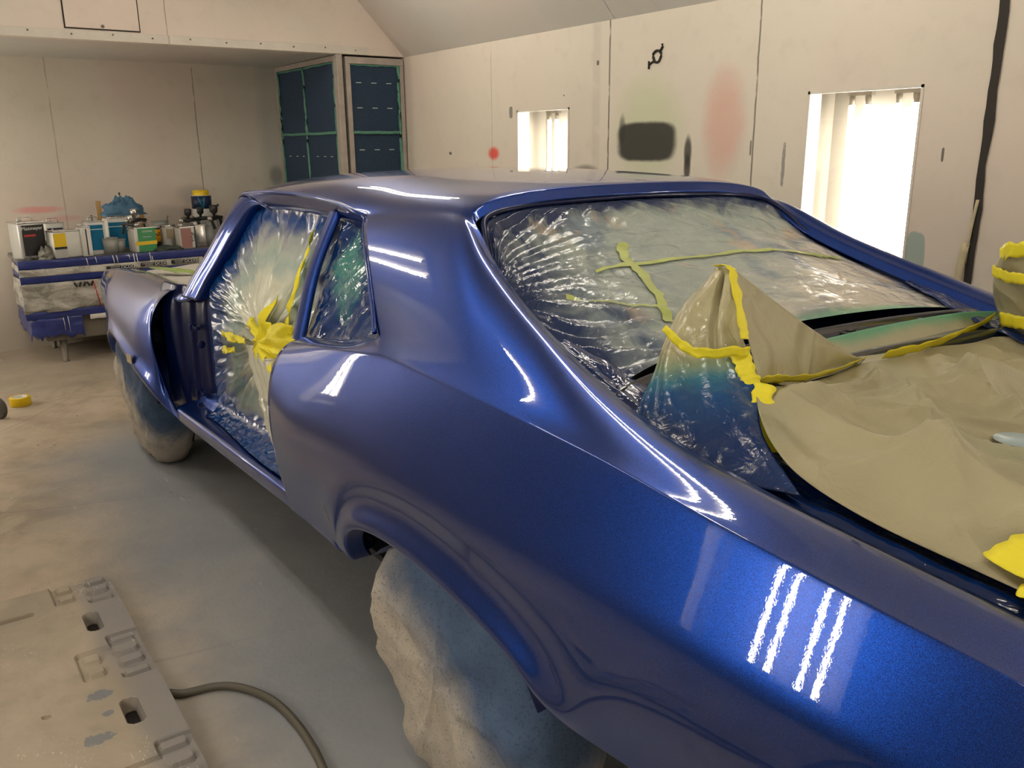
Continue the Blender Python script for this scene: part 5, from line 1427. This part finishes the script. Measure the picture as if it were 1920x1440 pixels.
def height(x, y):
    z = H; v = y-PY0
    for cx in REC:
        u = x-cx
        if abs(u) > .26: continue
        a = min(rrect(u, v, 0, .03, .135, .060, .012), rrect(u, v, -.01, .13, .085, .058, .014))
        isl = min(rrect(u, v, .105, .050, .016, .034, .008), rrect(u, v, -.105, .050, .016, .034, .008), rrect(u, v, .038, .052, .022, .036, .020), rrect(u, v, -.032, .052, .022, .036, .020), rrect(u, v, .030, .150, .022, .022, .008), rrect(u, v, -.045, .150, .020, .022, .008))
        k = ss(a, .006)*(1-ss(isl, .006)); z = min(z, H-.014*k)
    for cx in (1.335, .775, .165):
        z -= (.0455)*ss(rrect(x, v, cx, .105, .062, .020, .018), .008)
    z -= .020*ss(rrect(x, v, 1.50, .42, .013, .16, .013), .008)
    for hx, hy in ((1.30, .39), (.88, .30), (.87, .45), (1.05, .72), (.4, .35)):
        z -= .02*ss(math.hypot(x-hx, v-hy)-.007, .006)
    return max(z, .004)
xs = [PX0+i*.0045 for i in range(int((PX1-PX0)/.0045)+1)]
ys = [PY0+.0045*i for i in range(52)]; ys += [ys[-1]+.012*i for i in range(1, 30)]; ys += [y for y in [ys[-1]+.05*i for i in range(1, 12)] if y < PY1]
bm = bmesh.new()
R = [[(x, y, height(x, y)) for y in ys] for x in xs]
R = [[(p[0], p[1], 0.0) for p in R[0]]]+R+[[(p[0], p[1], 0.0) for p in R[-1]]]
R = [[(r[0][0], r[0][1], 0.0)]+r+[(r[-1][0], r[-1][1], 0.0)] for r in R]
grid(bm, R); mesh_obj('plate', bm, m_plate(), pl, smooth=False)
# every repeated small piece becomes a part of its own
def split_parts(base, newname):
    for o in [q for q in list(COL.objects) if q.type == 'MESH' and q.name.split('.')[0] == base]:
        bm = bmesh.new(); bm.from_mesh(o.data); seen = set(); isl = []
        bm.verts.ensure_lookup_table()
        for v in bm.verts:
            if v.index in seen: continue
            st = [v]; seen.add(v.index); I = []
            while st:
                a = st.pop(); I.append(a)
                for e in a.link_edges:
                    b = e.other_vert(a)
                    if b.index not in seen: seen.add(b.index); st.append(b)
            isl.append(I)
        par, mats, sm = o.parent, list(o.data.materials), (o.data.polygons[0].use_smooth if o.data.polygons else False)
        mods = [(m.type, m.width if m.type == 'BEVEL' else 0) for m in o.modifiers]
        mpi = o.matrix_parent_inverse.copy(); loc = o.location.copy()
        for I in isl:
            nb = bmesh.new(); mp = {v.index: nb.verts.new(v.co) for v in I}; fs = set(f for v in I for f in v.link_faces)
            for f in fs: nb.faces.new([mp[v.index] for v in f.verts])
            me = bpy.data.meshes.new(newname); nb.to_mesh(me); nb.free()
            for p in me.polygons: p.use_smooth = sm
            for m in mats: me.materials.append(m)
            n = bpy.data.objects.new(newname, me); COL.objects.link(n); n.parent = par; n.matrix_parent_inverse = mpi; n.location = loc
            for t_, w_ in mods:
                if t_ == 'BEVEL': q = n.modifiers.new('b', 'BEVEL'); q.width = w_; q.segments = 2
        bm.free(); bpy.data.objects.remove(o)
for a, b in (('paint_run', 'paint_drip'), ('white_tab', 'tape_tab'), ('tube_holder', 'tube_socket'), ('lamp_holder', 'lamp_socket'), ('slit_marks', 'slit_mark'), ('block_print', 'printed_block'), ('rivet_row', 'rivet'), ('engine_bay_wall', 'engine_bay_side'), ('tube_cap', 'tube_end_cap')):
    split_parts(a, b)
# ------------------------------------------------------------------ camera and world
cam = bpy.data.cameras.new('camera'); co = bpy.data.objects.new('camera', cam); COL.objects.link(co)
Rv, Uv, Fv = Vector((-0.57923084, -0.81510529, -0.00974664)), Vector((0.21389647, -0.16351527, 0.96307375)), Vector((0.78660024, -0.55575724, -0.26906124))
m = Matrix((Rv, Uv, -Fv)).transposed().to_4x4(); m.translation = Vector((-1.4678687, 1.7039285, 1.5233))
co.matrix_world = m; cam.sensor_width = 36; cam.lens = 1602/1920*36; cam.clip_start = .02
S.camera = co
w = bpy.data.worlds.new('world'); S.world = w; w.use_nodes = True
w.node_tree.nodes['Background'].inputs[0].default_value = (.9, .95, 1, 1); w.node_tree.nodes['Background'].inputs[1].default_value = .0
S.view_settings.view_transform = 'Standard'; S.view_settings.look = 'None'; S.view_settings.gamma = 1; S.view_settings.use_curve_mapping = False
S.view_settings.exposure = EXPO
S.cycles.use_denoising = True
S.cycles.use_adaptive_sampling = True; S.cycles.adaptive_threshold = 0.08
S.cycles.max_bounces = 5; S.cycles.diffuse_bounces = 3; S.cycles.glossy_bounces = 3; S.cycles.transparent_max_bounces = 8; S.cycles.sample_clamp_indirect = 6.0
S.cycles.caustics_reflective = False; S.cycles.caustics_refractive = False
